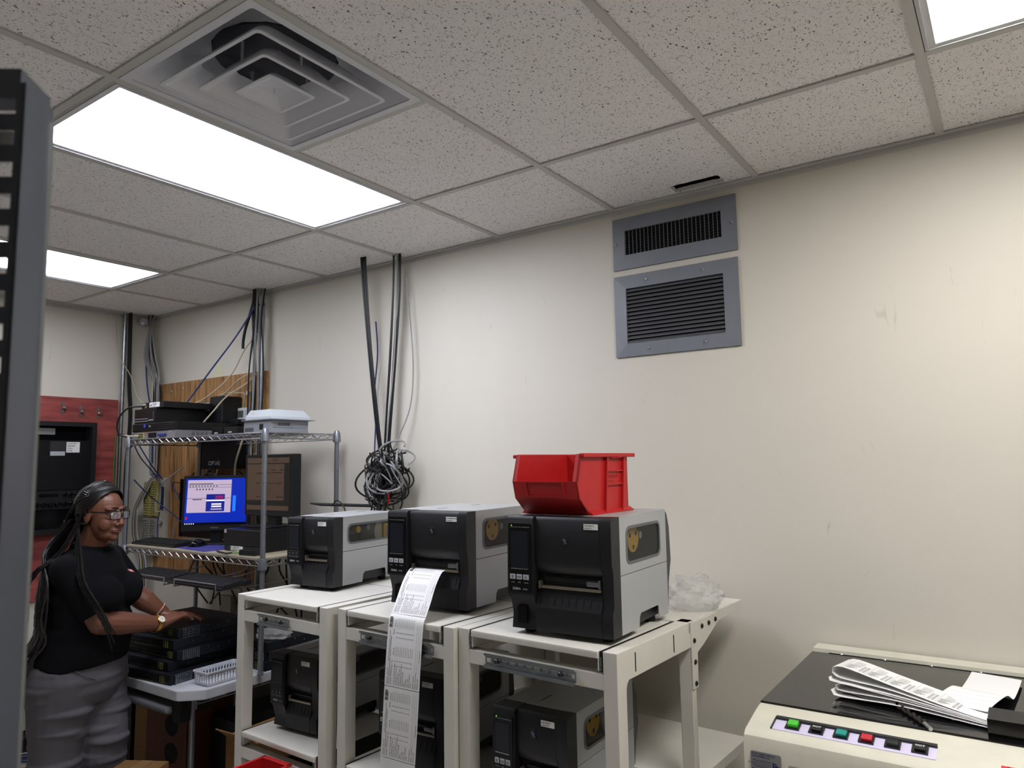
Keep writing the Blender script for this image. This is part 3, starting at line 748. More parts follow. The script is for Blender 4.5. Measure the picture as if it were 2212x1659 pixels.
# ------------------------------------------------------------------ network gear
sw_m = mat('slate_blue_switch', '#1c2026', .42, .3, noise=(25, .2)); port_m = mat('port_black', '#050506', .5)
trim_m = mat('pale_yellow_line', '#6f6a3c', .5)
def switch(label, x, y, z, rz, ear, group, W=.445, D=.36, h=.044, frx=None):
    """1U network switch, origin at the FRONT RIGHT bottom corner; body runs to -x and +y"""
    t = thing('network_switch', label, 'switch', (x, y, z), rz, group)
    obj('chassis', MB().rbox(-W, 0, 0, D, 0, h-.0008, .0015, 1), sw_m, t, sm=False)
    fp = obj('front_panel', MB().box(-W+.004, -.003, -.002, .001, .003, h-.004), port_m, t, sm=False)
    pg = MB()
    for b in range(4):
        for k in range(6):
            for r in range(2):
                x0 = -W+.045+b*.085+k*.0132
                pg.ring([(x0, .008+r*.015), (x0+.0118, .008+r*.015), (x0+.0118, .021+r*.015), (x0, .021+r*.015)],
                        [(x0+.001, .009+r*.015), (x0+.0108, .009+r*.015), (x0+.0108, .020+r*.015), (x0+.001, .020+r*.015)], 'y', -.0035, -.002)
    tag(obj('port_frames', pg, mat('port_metal', '#2c2f35', .35, .6), fp, sm=False), kind='stuff')
    um = MB()
    for k in range(4):
        x0 = -.074+k*.0175 if k < 2 else -.074+(k-2)*.0175; z0 = .007 if k < 2 else .023
        um.ring([(x0, z0), (x0+.015, z0), (x0+.015, z0+.013), (x0, z0+.013)], [(x0+.0012, z0+.0012), (x0+.0138, z0+.0012), (x0+.0138, z0+.0118), (x0+.0012, z0+.0118)], 'y', -.004, -.002)
    obj('uplink_ports', um, trim_m, fp, sm=False)
    obj('stripe', MB().box(-.30, -.09, -.003, -.002, .0045, .0058), trim_m, fp, sm=False)
    for k in range(5):
        obj('screw', MB().lathe([(.003, 0), (.0022, .0012)], (0, .10+k*.055, .022+.012*(k % 2)), 8, axis='x'), zinc, t)
    if ear:
        # perforated rack ear on the right side with a folded front lip
        e = MB(); x0, y0, w_, h_ = .0012, .018, .088, h-.003
        nx, nz = (5, 4) if ear == 'slot' else (9, 5)
        for k in range(nx+1): e.box(x0, x0+.0015, y0+w_*k/nx-.0016, y0+w_*k/nx+.0016, .001, h_)
        for k in range(nz+1): e.box(x0, x0+.0015, y0, y0+w_, .001+(h_-.001)*k/nz-.0014, .001+(h_-.001)*k/nz+.0014)
        e.box(x0, x0+.014, y0-.002, y0, .001, h_)
        eo = obj('rack_ear', e, zinc, t, sm=False)
        for yy, zz in ((y0+.03, .012), (y0+.06, .030), (y0+.02, .032)):
            obj('ear_screw', MB().lathe([(.0038, x0+.001), (.0025, x0+.0035)], (0, yy, zz), 8, axis='x'), chrome, eo)
    return t
gA = 'switches stacked by the table edge'
stack = [('bottom switch of the pile beside the white basket', -.617, -.872, 4.4, 'hole'), ('second switch from the bottom of the pile by the basket', -.680, -.846, 2.7, None),
         ('middle switch of the pile, bright perforated ear', -.660, -.815, .8, 'hole'), ('second switch from the top of the pile under the hands', -.690, -.818, 4.0, None),
         ('top switch of the pile, under the resting hands', -.709, -.788, 1.0, 'slot')]
for k, (lb, x, y, a, ear) in enumerate(stack):
    switch(lb, x, y, .6975+k*.0443, math.radians(a), ear, gA)
gB = 'switches behind the left stand'
for k, (lb, dx, ear) in enumerate((('bottom switch of the short pile behind the left stand', 0, None), ('middle switch of the short pile, with a white tag', -.004, 'slot'), ('top switch of the short pile, a plastic bag on it', .006, None))):
    s = switch(lb, -.440+dx, -.505+.004*k, .6975+k*.0443, math.radians(-3), ear, gB)
    if k == 1: obj('white_tag', MB().box(-.020, -.008, -.0045, -.0035, .004, .040), stk_m, s, sm=False)
# crumpled clear bags
def bag(label, c, rx, ry, rz, seed, mt):
    random.seed(seed); bm = bmesh.new(); bmesh.ops.create_icosphere(bm, subdivisions=4, radius=1)
    from mathutils import noise as nz
    for v in bm.verts:
        p = v.co.copy(); d = 1+.35*nz.noise(p*1.7+Vector((seed, 0, 0)))+.22*abs(nz.noise(p*4.5+Vector((0, seed, 0))))-.1+.08*nz.noise(p*11)
        q = Vector((p.x*rx*d, p.y*ry*d, max(0.0, (p.z*.62+.38)*rz*d)))
        v.co = q
    me = bpy.data.meshes.new('plastic_bag'); bm.to_mesh(me); bm.free()
    o = obj('plastic_bag', me, mt); o.location = c; smooth(me, 25)
    return tag(o, label, 'bag')
bagm = mat('clear_polythene', '#d8d8d4', .22, trans=.55, alpha=.55, ior=1.1, bump=(40, .6))
bag('crumpled clear plastic bag on top of the short switch pile', (-.52, -.40, .8306), .11, .08, .045, 3, bagm)
bag('crumpled clear plastic bag behind the printer with the red bin', (1.625, -.30, 1.1652), .095, .105, .105, 8, bagm)

# white slotted basket
bk = thing('basket', 'small white slotted plastic basket beside the switch pile', 'basket', (-.505, -.695, .6975), math.radians(92))
W2, D2, hb = .105, .052, .062
mb = MB(); mb.rbox(-W2*.93, W2*.93, -D2*.9, D2*.9, 0, .004, .0018, 1); mb.ring(rrect(-W2-.005, W2+.005, -D2-.005, D2+.005, .012), rrect(-W2, W2, -D2, D2, .01), 'z', hb-.006, hb)
mb.ring(rrect(-W2, W2, -D2, D2, .01), rrect(-W2+.002, W2-.002, -D2+.002, D2-.002, .01), 'z', hb-.016, hb-.005); mb.ring(rrect(-W2*.95, W2*.95, -D2*.93, D2*.93, .01), rrect(-W2*.95+.002, W2*.95-.002, -D2*.93+.002, D2*.93-.002, .01), 'z', .003, .013)
obj('body', mb, white_pl, bk)
sl = MB().box(-.0042, .0042, -.001, .001, .010, hb-.012).mesh('slat')
for k in range(13):
    x = -W2+.010+(2*W2-.02)*k/12
    for sy in (-1, 1): obj('slat', sl, white_pl, bk, (x*.98, sy*(D2-.0035), 0), (sy*.03, 0, 0), sm=False)
for k in range(6):
    y = -D2+.010+(2*D2-.02)*k/5
    for sx in (-1, 1): obj('slat', sl, white_pl, bk, (sx*(W2-.0035), y*.97, 0), (0, 0, PI/2), sm=False)

# ---- gear on the top shelf
zs = ZTOP+.005
t = thing('router', 'silver rack router at the bottom of the top shelf pile', 'router', (-1.507, -.50, zs))
obj('chassis', MB().rbox(-.222, .222, 0, .34, 0, .043, .0012, 1), mat('bare_silver_steel', '#9c9da0', .35, .5), t, sm=False)
for k in range(8):
    for r in range(4):
        obj('vent', MB().box(.2222, .2226, .10+k*.028, .118+k*.028, .010+r*.0075, .0125+r*.0075), port_m, t, sm=False)
pm = MB()
for k in range(4):
    for r in range(2): pm.box(-.165+k*.014, -.154+k*.014, -.002, .0, .008+r*.014, .019+r*.014)
obj('yellow_port_block', MB().box(-.172, -.104, -.0016, 0, .005, .037), mat('pale_yellow', '#b9b26a', .5), t, sm=False); obj('ports', pm, port_m, t, sm=False)
obj('orange_port', MB().box(-.085, -.065, -.002, 0, .026, .036), mat('orange_port', '#b0663a', .5), t, sm=False)
obj('module', MB().box(-.055, .03, -.002, 0, .006, .034), dark_met, t, sm=False)
obj('parallel_port', MB().rbox(.055, .135, -.012, 0, .012, .026, .003), mat('blue_port', '#2b3a86', .4), t)
obj('badge', MB().box(.15, .19, -.001, 0, .033, .041), btn_m, t, sm=False)
obj('knob', MB().cyl((.2226, .325, .024), (.228, .325, .024), .007, 10), chrome, t)
t = thing('network_appliance', 'black ribbed appliance with a blue sticker above the silver router', 'appliance', (-1.507, -.505, zs+.0435))
obj('chassis', MB().rbox(-.225, .222, .02, .43, 0, .047, .0012, 1), dark_met, t, sm=False)
bz = obj('bezel', MB().rbox(-.228, .224, 0, .02, .0, .047, .002, 1), black_pl, t)
for k in range(4): obj('bezel_rib', MB().rbox(-.222, .218, -.004, .001, .006+k*.0105, .011+k*.0105, .0015, 1), black_pl, bz)
obj('blue_sticker', MB().box(-.092, -.072, -.0052, -.0042, .022, .042), mat('blue_sticker', '#3b49b8', .4), bz, sm=False)
obj('logo', MB().prism([(-.04, .024), (-.03, .034), (-.016, .024), (-.026, .028)], 'y', -.0052, -.0042), btn_m, bz, sm=False)
t = thing('gateway', 'tall black gateway box with rows of port dots on the shelf pile', 'gateway', (-1.62, -.495, zs+.091))
obj('chassis', MB().rbox(-.115, .115, 0, .40, 0, .087, .002, 1), dark_met, t, sm=False)
pm = MB()
for k in range(12):
    for r in range(2): pm.box(-.108+k*.0125, -.101+k*.0125, -.001, 0, .012+r*.014, .016+r*.014)
for r in range(4): pm.box(.09, .094, -.001, 0, .03+r*.011, .033+r*.011)
obj('port_dots', pm, btn_m, t, sm=False); obj('name_strip', MB().box(.045, .095, -.001, 0, .016, .021), btn_m, t, sm=False)
t = thing('media_converter', 'slim black box with a white label on top of the pile', 'box', (-1.555, -.485, zs+.1785))
obj('chassis', MB().rbox(-.12, .12, 0, .31, 0, .036, .0015, 1), dark_met, t, sm=False)
wl = obj('white_label', MB().box(-.035, .075, -.0008, 0, .006, .034), stk_m, t, sm=False)
lp = MB(); random.seed(2)
for a in range(7):
    for bq in range(7):
        if random.random() < .5 and not (a in (2, 3, 4) and bq in (2, 3, 4)): lp.box(-.031+a*.003, -.0285+a*.003, -.0012, -.0008, .009+bq*.003, .0115+bq*.003)
put_text(lp, 'M-10GB', .011, TR(.012, -.0012, .020) @ FRONT, bold=True); put_text(lp, '192.168.1', .007, TR(.0, -.0012, .010) @ FRONT)
lp = MB(); put_text(lp, 'MODEM', .011, TR(.002, -.0012, .020) @ FRONT, bold=True); put_text(lp, 'ROUTER', .008, TR(.002, -.0012, .010) @ FRONT)
for a in range(3): lp.box(-.031+a*.008, -.026+a*.008, -.0012, -.0008, .012, .017+a*.004)
obj('label_print', lp, ink, wl, sm=False)
obj('jack', MB().box(-.085, -.062, -.002, 0, .004, .018), trim_m, t, sm=False)
pt = MB(); put_text(pt, 'RICOH', .010, TR(-.113, -.001, .023) @ FRONT, bold=True)
pt = MB(); pt.box(-.113, -.075, -.001, 0, .022, .031); obj('maker_plate', pt, btn_m, t, sm=False)
for k, (x, y, w_, d_, h_, lb) in enumerate(((-1.135, -.34, .10, .10, .052, 'small black adapter box left of the grey unit on the top shelf'), (-.975, -.36, .13, .12, .050, 'small black adapter box beside the grey unit on the top shelf'))):
    t = thing('adapter_box', lb, 'box', (x, y, zs)); obj('case', MB().rbox(-w_/2, w_/2, 0, d_, 0, h_, .004), dark_met, t)
    obj('jack', MB().box(-.02, .01, -.002, 0, .018, .026), btn_m, t, sm=False)
t = thing('shrink_unit', 'grey vented steel unit with a white domed lid on the top shelf', 'unit', (-.615, -.45, zs))
gry = mat('warm_grey_steel', '#8d9097', .45, .1)
bd = obj('body', MB().box(-.11, .11, 0, .235, 0, .066).box(-.118, .135, -.012, .262, .066, .070), gry, t, sm=False)
for k in range(10): obj('vent', MB().box(-.100+k*.0075, -.0965+k*.0075, -.0008, 0, .010, .030), port_m, bd, sm=False)
for k in range(10): obj('vent', MB().box(.110, .1106, .045+k*.0075, .0488+k*.0075, .036, .052), port_m, bd, sm=False)
obj('inlet', MB().box(.02, .05, -.0012, 0, .018, .046), port_m, bd, sm=False); obj('drawer_line', MB().box(.110, .1108, .01, .225, .026, .0272), char, bd, sm=False)
for q in (.02, .13): obj('screw', MB().lathe([(.005, .110), (.003, .113)], (0, q, .032), 8, axis='x'), chrome, bd)
a_ = [(-.10, -.0), (.112, -.0), (.112, .245), (-.10, .245)]; b_ = [(-.075, .012), (.09, .012), (.09, .22), (-.075, .22)]
mb = MB(); v = [(x, y, .072) for x, y in a_]+[(x, y, .084) for x, y in a_]+[(x, y, .120) for x, y in b_]
mb.add(v, [(0,1,5,4),(1,2,6,5),(2,3,7,6),(3,0,4,7),(4,5,9,8),(5,6,10,9),(6,7,11,10),(7,4,8,11),(8,9,10,11),(3,2,1,0)])
ld = obj('lid', mb, mat('white_dome_lid', '#c3cad0', .35), t, sm=False)
obj('lid_label', MB().box(-.06, -.02, .0045, .0055, .098, .112), stk_m, ld, sm=False)

# ---- computers on the middle shelf
zm = ZMID+.0125
def keyboard(label, x, y, z, rz, tilt, W=.44, D=.135):
    t = thing('keyboard', label, 'keyboard', (x, y, z), 0, 'black keyboards', rot=(tilt, 0, rz))
    obj('case', MB().prism([(0, 0), (0, .010), (D, .020), (D, 0)], 'x', 0, W), black_pl, t, sm=False)
    km = MB().prism([(0, 0), (.0006, .005), (.0138, .005), (.0144, 0)], 'x', 0, .0155).mesh('key')
    for r in range(6):
        y_ = .014+r*.0185
        c = 0; x_ = .010
        while x_ < W-.02:
            if not (r == 0 and .09 < x_ < .17) and not (r == 5 and .02 < x_ < .03):
                obj('key', km, mat('key_cap', '#1b1c1f', .5), t, (x_, y_, .0105+y_*.074), (.074, 0, 0), sm=False)
            x_ += .0185
    obj('space_bar', MB().prism([(0, 0), (.0006, .005), (.0138, .005), (.0144, 0)], 'x', .095, .168), mat('key_cap', '#1b1c1f', .5), t, (0, .014, .0115), (.074, 0, 0), sm=False)
    return t
keyboard('black keyboard on the middle rack shelf beside the mouse mat', -1.665, -.520, zm+.001, .0, .04)
keyboard('left black keyboard in the hanging wire cradle', -1.36, -.705, 1.104, -.03, .06, .43, .15)
keyboard('right black keyboard in the hanging wire cradle', -.905, -.735, 1.1045, .0, .06, .44, .165)
mp = obj('mouse_mat', MB().prism(rrect(-.15, .16, -.10, .10, .012), 'z', 0, .003), mat('blue_violet_mat', '#3c3a86', .8)); mp.location = (-1.06, -.425, zm); mp.rotation_euler = (0, 0, -.10)
tag(mp, 'blue-violet mouse mat under the black mouse', 'mouse mat')
t = thing('computer_mouse', 'black computer mouse on the blue-violet mat', 'mouse', (-1.165, -.42, zm+.003), .5)
obj('shell', MB().ball((0, 0, .014), (.034, .055, .024), 16, 10), black_gl, t); obj('wheel', MB().cyl((-.004, -.032, .032), (.004, -.032, .032), .007, 10), char, t); obj('base', MB().rbox(-.03, .03, -.048, .05, .0, .012, .004), black_pl, t)

def screen_nodes(name, base, strength):
    return mat(name, '#050505', .15, emit=(base, strength))
blue_m = screen_nodes('desktop_blue', '#1030c0', .16); win_m = screen_nodes('window_lilac', '#c0aec8', .20); dlg_m = screen_nodes('dialog_blue', '#1a2a9a', .16)
txt_m = screen_nodes('screen_text', '#2a2340', .04); red_m = screen_nodes('dialog_red', '#c02038', .2); lite_m = screen_nodes('desktop_glow', '#2a78ff', .22); bar_m = screen_nodes('task_bar', '#0a0c30', .05); wht_m = screen_nodes('field_white', '#e8e0f0', .25)
mz = zm
mon = thing('monitor', 'monitor with a lilac window on a blue desktop', 'monitor', (-1.195, -.30, mz), 0, rot=(0, 0, math.radians(38)))
obj('base', MB().rbox(-.10, .10, -.06, .09, 0, .012, .005), black_pl, mon)
obj('neck', MB().rbox(-.03, .03, .02, .05, .01, .16, .006), black_pl, mon)
tilt = Matrix.Translation((0, 0, .075)) @ RX(-.10)
sw_, sh_ = .345, .262
hd = obj('housing', MB().rbox(-sw_/2-.016, sw_/2+.016, 0, .035, 0, sh_+.05, .004, 2, M=tilt), black_pl, mon)
pn = obj('display', MB().box(-sw_/2, sw_/2, -.0008, 0, .034, .034+sh_, M=tilt), blue_m, mon, sm=False)
def scr(name, x0, x1, z0, z1, mt, k=1): return obj(name, MB().box(-sw_/2+x0*sw_, -sw_/2+x1*sw_, -.0008-.0004*k, -.0008, .034+z0*sh_, .034+z1*sh_, M=tilt), mt, pn, sm=False)
scr('task_bar', 0, 1, 0, .05, bar_m); scr('desktop_glow', .77, .82, .28, .62, lite_m)
scr('window', .03, .74, .26, .965, win_m); scr('window_line', .03, .74, .855, .862, txt_m, 2); scr('window_line', .03, .74, .565, .572, txt_m, 2); scr('window_line', .03, .74, .80, .806, txt_m, 2)
for k in range(10): scr('toolbar_icon', .06+k*.048, .075+k*.048, .815, .845, txt_m, 2)
for k in range(6): scr('toolbar_icon', .17+k*.05, .19+k*.05, .745, .775, txt_m, 2)
scr('menu_text', .05, .44, .875, .890, txt_m, 2); scr('status_text', .12, .27, .535, .552, txt_m, 2)
scr('dialog', .34, .64, .285, .655, dlg_m, 2); scr('dialog_title', .34, .64, .505, .535, wht_m, 3); scr('dialog_field', .43, .59, .425, .455, wht_m, 3); scr('dialog_field', .43, .59, .375, .405, wht_m, 3); scr('dialog_bar', .42, .60, .32, .345, win_m, 3)
lg = MB(); put_text(lg, '2000', .026, tilt @ TR(-sw_/2+.55*sw_, -.0024, .034+.555*sh_) @ FRONT, 'CENTER', bold=True, sx=.9); obj('dialog_number', lg, red_m, pn, sm=False)
for k in range(5): scr('task_icon', .015+k*.034, .028+k*.034, .012, .038, wht_m, 2)
scr('desktop_icon', .02, .05, .12, .17, red_m, 2)
br = MB(); put_text(br, 'ViewSonic', .011, tilt @ TR(0, -.0006, .014) @ FRONT, 'CENTER'); obj('maker_print', br, btn_m, mon, sm=False)
obj('power_light', MB().box(.155, .160, -.0008, 0, .008, .012, M=tilt), screen_nodes('blue_led', '#4a7dff', 1.5), mon, sm=False)

t = thing('desktop_computer', 'small black desktop computer with ribbed front under the tall monitor', 'computer', (-.722, -.45, zm), .0)
obj('case', MB().rbox(-.150, .150, .006, .30, .0, .112, .003, 1), dark_met, t)
gr = obj('grille', MB().rbox(-.150, .150, 0, .008, .030, .112, .002, 1), black_pl, t)
for k in range(10): obj('grille_rib', MB().box(-.147, .147, -.003, .001, .035+k*.0075, .0385+k*.0075), black_pl, gr, sm=False)
obj('lower_bezel', MB().rbox(-.150, .150, 0, .008, .002, .029, .002, 1), black_pl, t)
obj('energy_tag', MB().box(-.146, -.128, -.0042, -.0032, .092, .110), btn_m, t, sm=False)
ws = obj('asset_label', MB().box(-.092, .010, -.0008, 0, .004, .027), stk_m, t, sm=False)
lp = MB(); put_text(lp, 'S2-CABLES-00-5', .0105, TR(-.089, -.0012, .017) @ FRONT, bold=True); put_text(lp, '10.256.PAD.125', .0105, TR(-.089, -.0012, .007) @ FRONT, bold=True); obj('label_print', lp, ink, ws, sm=False)
mo2 = thing('monitor', 'dim brown-screened monitor standing on the desktop computer', 'monitor', (-.745, -.26, zm+.1125), .0)
obj('base', MB().rbox(-.14, .11, -.09, .10, 0, .010, .004), black_pl, mo2); obj('neck', MB().rbox(-.03, .05, .0, .04, .008, .12, .006), black_pl, mo2)
obj('housing', MB().rbox(-.205, .205, -.02, .035, .055, .385, .006), black_pl, mo2)
brn = screen_nodes('dim_brown_page', '#5a4234', .10); brd = screen_nodes('dim_page_text', '#241a14', .02)
pn2 = obj('display', MB().box(-.185, .185, -.0212, -.02, .085, .370), screen_nodes('dim_desktop', '#100c0a', .02), mo2, sm=False)
def s2(name, x0, x1, z0, z1, m_, k=1): return obj(name, MB().box(x0, x1, -.0212-.0004*k, -.0212, z0, z1), m_, pn2, sm=False)
s2('page_header', -.18, .175, .338, .366, brn); s2('page', -.18, .135, .140, .332, brn); s2('task_bar', -.18, .17, .088, .112, brn)
for (x0, x1, z0) in ((.04, .075, .352), (.03, .06, .298), (.10, .125, .298), (-.10, .015, .282), (.03, .11, .284), (-.10, -.075, .228), (.0, .03, .228), (.04, .065, .228), (.08, .12, .228), (-.10, -.07, .155), (.07, .10, .155), (.105, .128, .155)):
    s2('text_bar', x0, x1, z0, z0+.005, brd, 2)
for k in range(6): s2('text_line', -.06, .10, .166+k*.009, .1668+k*.009, brd, 2)
br = MB(); put_text(br, 'acer', .014, TR(-.02, -.0206, .066) @ FRONT, 'CENTER', bold=True); obj('maker_print', br, btn_m, mo2, sm=False)
t = thing('power_brick', 'black power brick with a green-tipped plug on the rack shelf', 'power supply', (-.565, -.505, zm), .1)
obj('brick', MB().rbox(-.055, .055, -.03, .03, 0, .028, .005), black_pl, t)
obj('plug', MB().cyl((-.055, -.02, .014), (-.10, -.026, .010), .007, 10, .0045), mat('green_plug', '#7fa05a', .5), t)
obj('lead', MB().tube(spline([(-.10, -.026, .010), (-.14, -.03, .006), (-.19, -.012, .005), (-.26, .01, .006)], 6), .004, 8), black_rub, t)
# ------------------------------------------------------------------ red parts bin
def parts_bin(label, loc, rz, s=1.0):
    """hopper-front stacking bin; front faces -y; origin at the base centre"""
    t = thing('parts_bin', label, 'bin', loc, rz)
    W, D, Hh = .112*s, .0, .150*s
    yb, yf = .135*s, -.105*s                       # back and front of the base
    # side outline (y,z): base, sloped chin, short front, diagonal mouth, top rail, back
    so = [(yb, 0), (yf, 0), (yf-.055*s, .048*s), (yf-.068*s, .098*s), (yf-.045*s, .176*s), (yb, .176*s)]
    th = .0035*s
    for sx in (-1, 1):
        sd = obj('side_wall', MB().prism(so, 'x', sx*W-sx*th, sx*W), red_pl, t, sm=False)
        # stiffening ribs on the outside and the stacking ledge on top
        for ya, yt in ((-.020*s, -.005*s), (.085*s, .100*s)):
            obj('rib', MB().prism([(ya-.004*s, .004*s), (ya, .004*s), (yt+.003*s, .166*s), (yt-.004*s, .166*s)], 'x', sx*W, sx*(W+.010*s)), red_pl, sd, sm=False)
        for zz in (.085*s, .125*s):
            obj('rib', MB().box(sx*W, sx*(W+.007*s), -.012*s, .094*s, zz-.002*s, zz+.002*s), red_pl, sd, sm=False)
        obj('rim', MB().rbox(min(sx*(W-.004*s), sx*(W+.014*s)), max(sx*(W-.004*s), sx*(W+.014*s)), yf-.046*s, yb+.030*s, .166*s, .178*s, .002*s, 1), red_pl, sd, sm=False)
        for k in range(7):
            obj('scallop', MB().ball((sx*(W+.010*s), .02*s+k*.009*s, .165*s), (.003*s, .004*s, .003*s), 8, 5), red_pl, sd)
        fo = [(W-.001*s, 0), (W+.012*s, 0), (W+.012*s, .003*s), (W-.001*s, .012*s)]
        obj('foot_flange', MB().prism([(sx*a, b) for a, b in fo], 'y', yf-.002*s, yb+.012*s), red_pl, sd, sm=False)
        mo = [(yf-.068*s, .098*s), (yf-.045*s, .176*s), (yf-.036*s, .176*s), (yf-.058*s, .098*s)]
        obj('mouth_rim', MB().prism(mo, 'x', sx*W-sx*.014*s, sx*W), red_pl, sd, sm=False)
    obj('floor', MB().box(-W, W, yf, yb, 0, th), red_pl, t, sm=False)
    obj('back_wall', MB().box(-W, W, yb-th, yb, 0, .176*s).rbox(-W-.012*s, W+.012*s, yb-.004*s, yb+.028*s, .168*s, .178*s, .002*s, 1), red_pl, t, sm=False)
    fr = obj('front_wall', MB().prism([(yf-.055*s, .048*s), (yf-.068*s, .098*s), (yf-.064*s, .098*s), (yf-.051*s, .048*s)], 'x', -W, W)
        .prism([(yf, 0), (yf-.055*s, .048*s), (yf-.051*s, .050*s), (yf+.004*s, .003*s)], 'x', -W, W), red_pl, t, sm=False)
    lab = MB()
    def fp(x, k): return (x, yf-.0555*s-.013*s*k-.0035*s, .048*s+.050*s*k)
    for x0, x1, k0, k1 in ((-.064*s, .064*s, .10, .16), (-.064*s, .064*s, .94, 1.0), (-.068*s, -.062*s, .1, 1.), (.062*s, .068*s, .1, 1.)):
        v = [fp(x0, k0), fp(x1, k0), fp(x1, k1), fp(x0, k1)]
        lab.add(v+[(p[0], p[1]+.004*s, p[2]) for p in v], [(0,1,2,3),(7,6,5,4),(0,4,5,1),(1,5,6,2),(2,6,7,3),(3,7,4,0)])
    obj('label_holder', lab, red_pl, fr, sm=False)
    return t
pb = parts_bin('red plastic parts bin standing on the right printer', (1.420, -.745, 1.1655+.3465), math.radians(-1.5), 1.02)
em = MB(); put_text(em, 'QUANTUM', .018, TR(.1148, -.002, .104) @ RZ(PI/2) @ FRONT, sx=.8); put_text(em, 'STORAGE', .0115, TR(.1148, -.002, .0925) @ RZ(PI/2) @ FRONT, sx=.8)
obj('moulded_text', em, mat('moulded_red', '#8d0f14', .5), pb, sm=False)
parts_bin('red plastic parts bin low in front of the left stand', (.268, -1.066, .4905), 0, .62)

# ------------------------------------------------------------------ printed label strip
def path_len(p): return sum((Vector(p[i+1])-Vector(p[i])).length for i in range(len(p)-1))
class Ribbon:
    """paper strip: centre line points, width direction per point"""
    def __init__(s, cl, wd, width):
        s.P = [Vector(p) for p in cl]; s.W = [Vector(q).normalized() for q in wd]; s.W += [s.W[-1]]*max(0, len(s.P)-len(s.W)); s.w = width
        s.L = [0]
        for i in range(len(s.P)-1): s.L.append(s.L[-1]+(s.P[i+1]-s.P[i]).length)
    def at(s, l, t, off=0):
        i = 0
        while i < len(s.L)-2 and s.L[i+1] < l: i += 1
        k = (l-s.L[i])/max(1e-9, s.L[i+1]-s.L[i])
        p = s.P[i].lerp(s.P[i+1], k); w_ = s.W[i].lerp(s.W[i+1], k).normalized()
        tg = (s.P[min(i+2, len(s.P)-1)]-s.P[i]).normalized(); n = tg.cross(w_).normalized()
        return p+w_*(t*s.w)+n*off
    def sheet(s, l0, l1, th=.0006, n=24, m=0):
        mb = MB(); v = []
        for k in range(n+1):
            l = l0+(l1-l0)*k/n
            for t, o in ((-.5, 0), (.5, 0), (.5, th), (-.5, th)): v.append(s.at(l, t, o))
        f = []
        for k in range(n):
            a = k*4
            for j in range(4): f.append((a+j, a+(j+1) % 4, a+4+(j+1) % 4, a+4+j))
        f += [(3, 2, 1, 0), (n*4, n*4+1, n*4+2, n*4+3)]
        return mb.add(v, f, m)
    def rect(s, mb, l0, l1, t0, t1, off, n=2, m=0):
        v = []
        for k in range(n+1):
            l = l0+(l1-l0)*k/n
            v += [s.at(l, t0, off), s.at(l, t1, off)]
        mb.add(v, [(2*k, 2*k+1, 2*k+3, 2*k+2) for k in range(n)], m)
    def text(s, mb, txt, size, l, t, off, flip=False, m=0):
        """text running along the strip from l (upwards, towards smaller l), baseline across at t"""
        v, f = text_geo(txt, size)
        mb.add([s.at(l-p[0], t+(-p[1])/s.w, off) for p in v], f, m)
wdir = Vector((math.cos(.02), math.sin(.02), 0))
cl = spline([(.868, -.800, 1.306), (.872, -.835, 1.303), (.887, -.885, 1.268), (.906, -.935, 1.218), (.915, -.968, 1.180), (.9165, -.980, 1.160), (.914, -.990, 1.05), (.906, -.990, .945), (.892, -.985, .82), (.876, -.978, .70), (.872, -.975, .60)], 8)
rb = Ribbon(cl, [wdir]*len(cl), .148)
st = thing('label_strip', 'long white strip of printed labels hanging from the middle printer', 'paper', (.9, -.98, .60))
tot = rb.L[-1]
cuts = [0.0, .222, .452, .682, min(tot, .80)]
def label_page(rb, l0, l1, parent, off=.0009, sgn=1):
    pg = obj('label_page', rb.sheet(l0, l1-.002, .0006, 20), paper_m, parent)
    pr = MB(); Lp = l1-l0; o = off
    if Lp < .15: return pg
    random.seed(5); x = l0+.012
    while x < l0+.045:                             # bar code, bars across the strip
        w_ = random.choice((.0008, .0014, .0022)); rb.rect(pr, x, x+w_, -.465, -.385, o, 1); x += w_+random.choice((.0009, .0016))
    rb.text(pr, '10744042', .0075, l0+.046, -.36, o)
    for g in (0, 1):                               # two blocks of eleven blanks with dots
        b0 = l0+(.014 if g == 0 else .102); 
        for k in range(11):
            t = -.235+k*.048
            rb.rect(pr, b0, b0+.030, t-.0028, t+.0028, o, 2)
            for q in (.044, .059): rb.rect(pr, b0+q, b0+q+.0028, t-.008, t+.008, o, 1)
        rb.text(pr, '.Area #', .0075, b0+.028, -.275, o); rb.text(pr, 'Fan' if g else '.Rated.', .0068, b0+.052, -.30, o); rb.text(pr, 'Pass' if g else ' ', .0068, b0+.068, -.30, o)
    rb.text(pr, 'RAND MANUFACTURING CO. INC.', .0062, l0+.150, -.405, o); rb.text(pr, 'QUALITY WORKSHEET', .0062, l0+.135, -.365, o)
    lines = ['8/8/2024   8:23 AM', 'Product: RDSXF-AAHAAXXX', 'Serial #: 10744042', '', 'COIL Fan Mount Torque', 'Compressor Torque', 'Unit Leak Test', 'Switch Torque Test', 'Compressor Label Check', 'Evac and Charge', 'Hipot', 'Run Test', 'Leak Test', 'Final Inspection', 'Color']
    for k, s_ in enumerate(lines):
        if s_: rb.text(pr, s_, .0066, l1-.008, -.41+k*.048, o)
    for k, s_ in enumerate(('Repair Reason:', 'Repair Comments:', 'Repaired By:')):
        rb.text(pr, s_, .0066, l1-.008, .33+k*.058, o)
        rb.rect(pr, l0+.008, l1-.055, .345+k*.052-.0015, .345+k*.052+.0015, o, 8)
    rb.text(pr, 'Date Repaired:', .006, l1-.09, .468, o)
    obj('label_print', pr, ink, pg, sm=False)
    return pg
for k in range(len(cuts)-1): label_page(rb, cuts[k], cuts[k+1], st)
reroot(st)

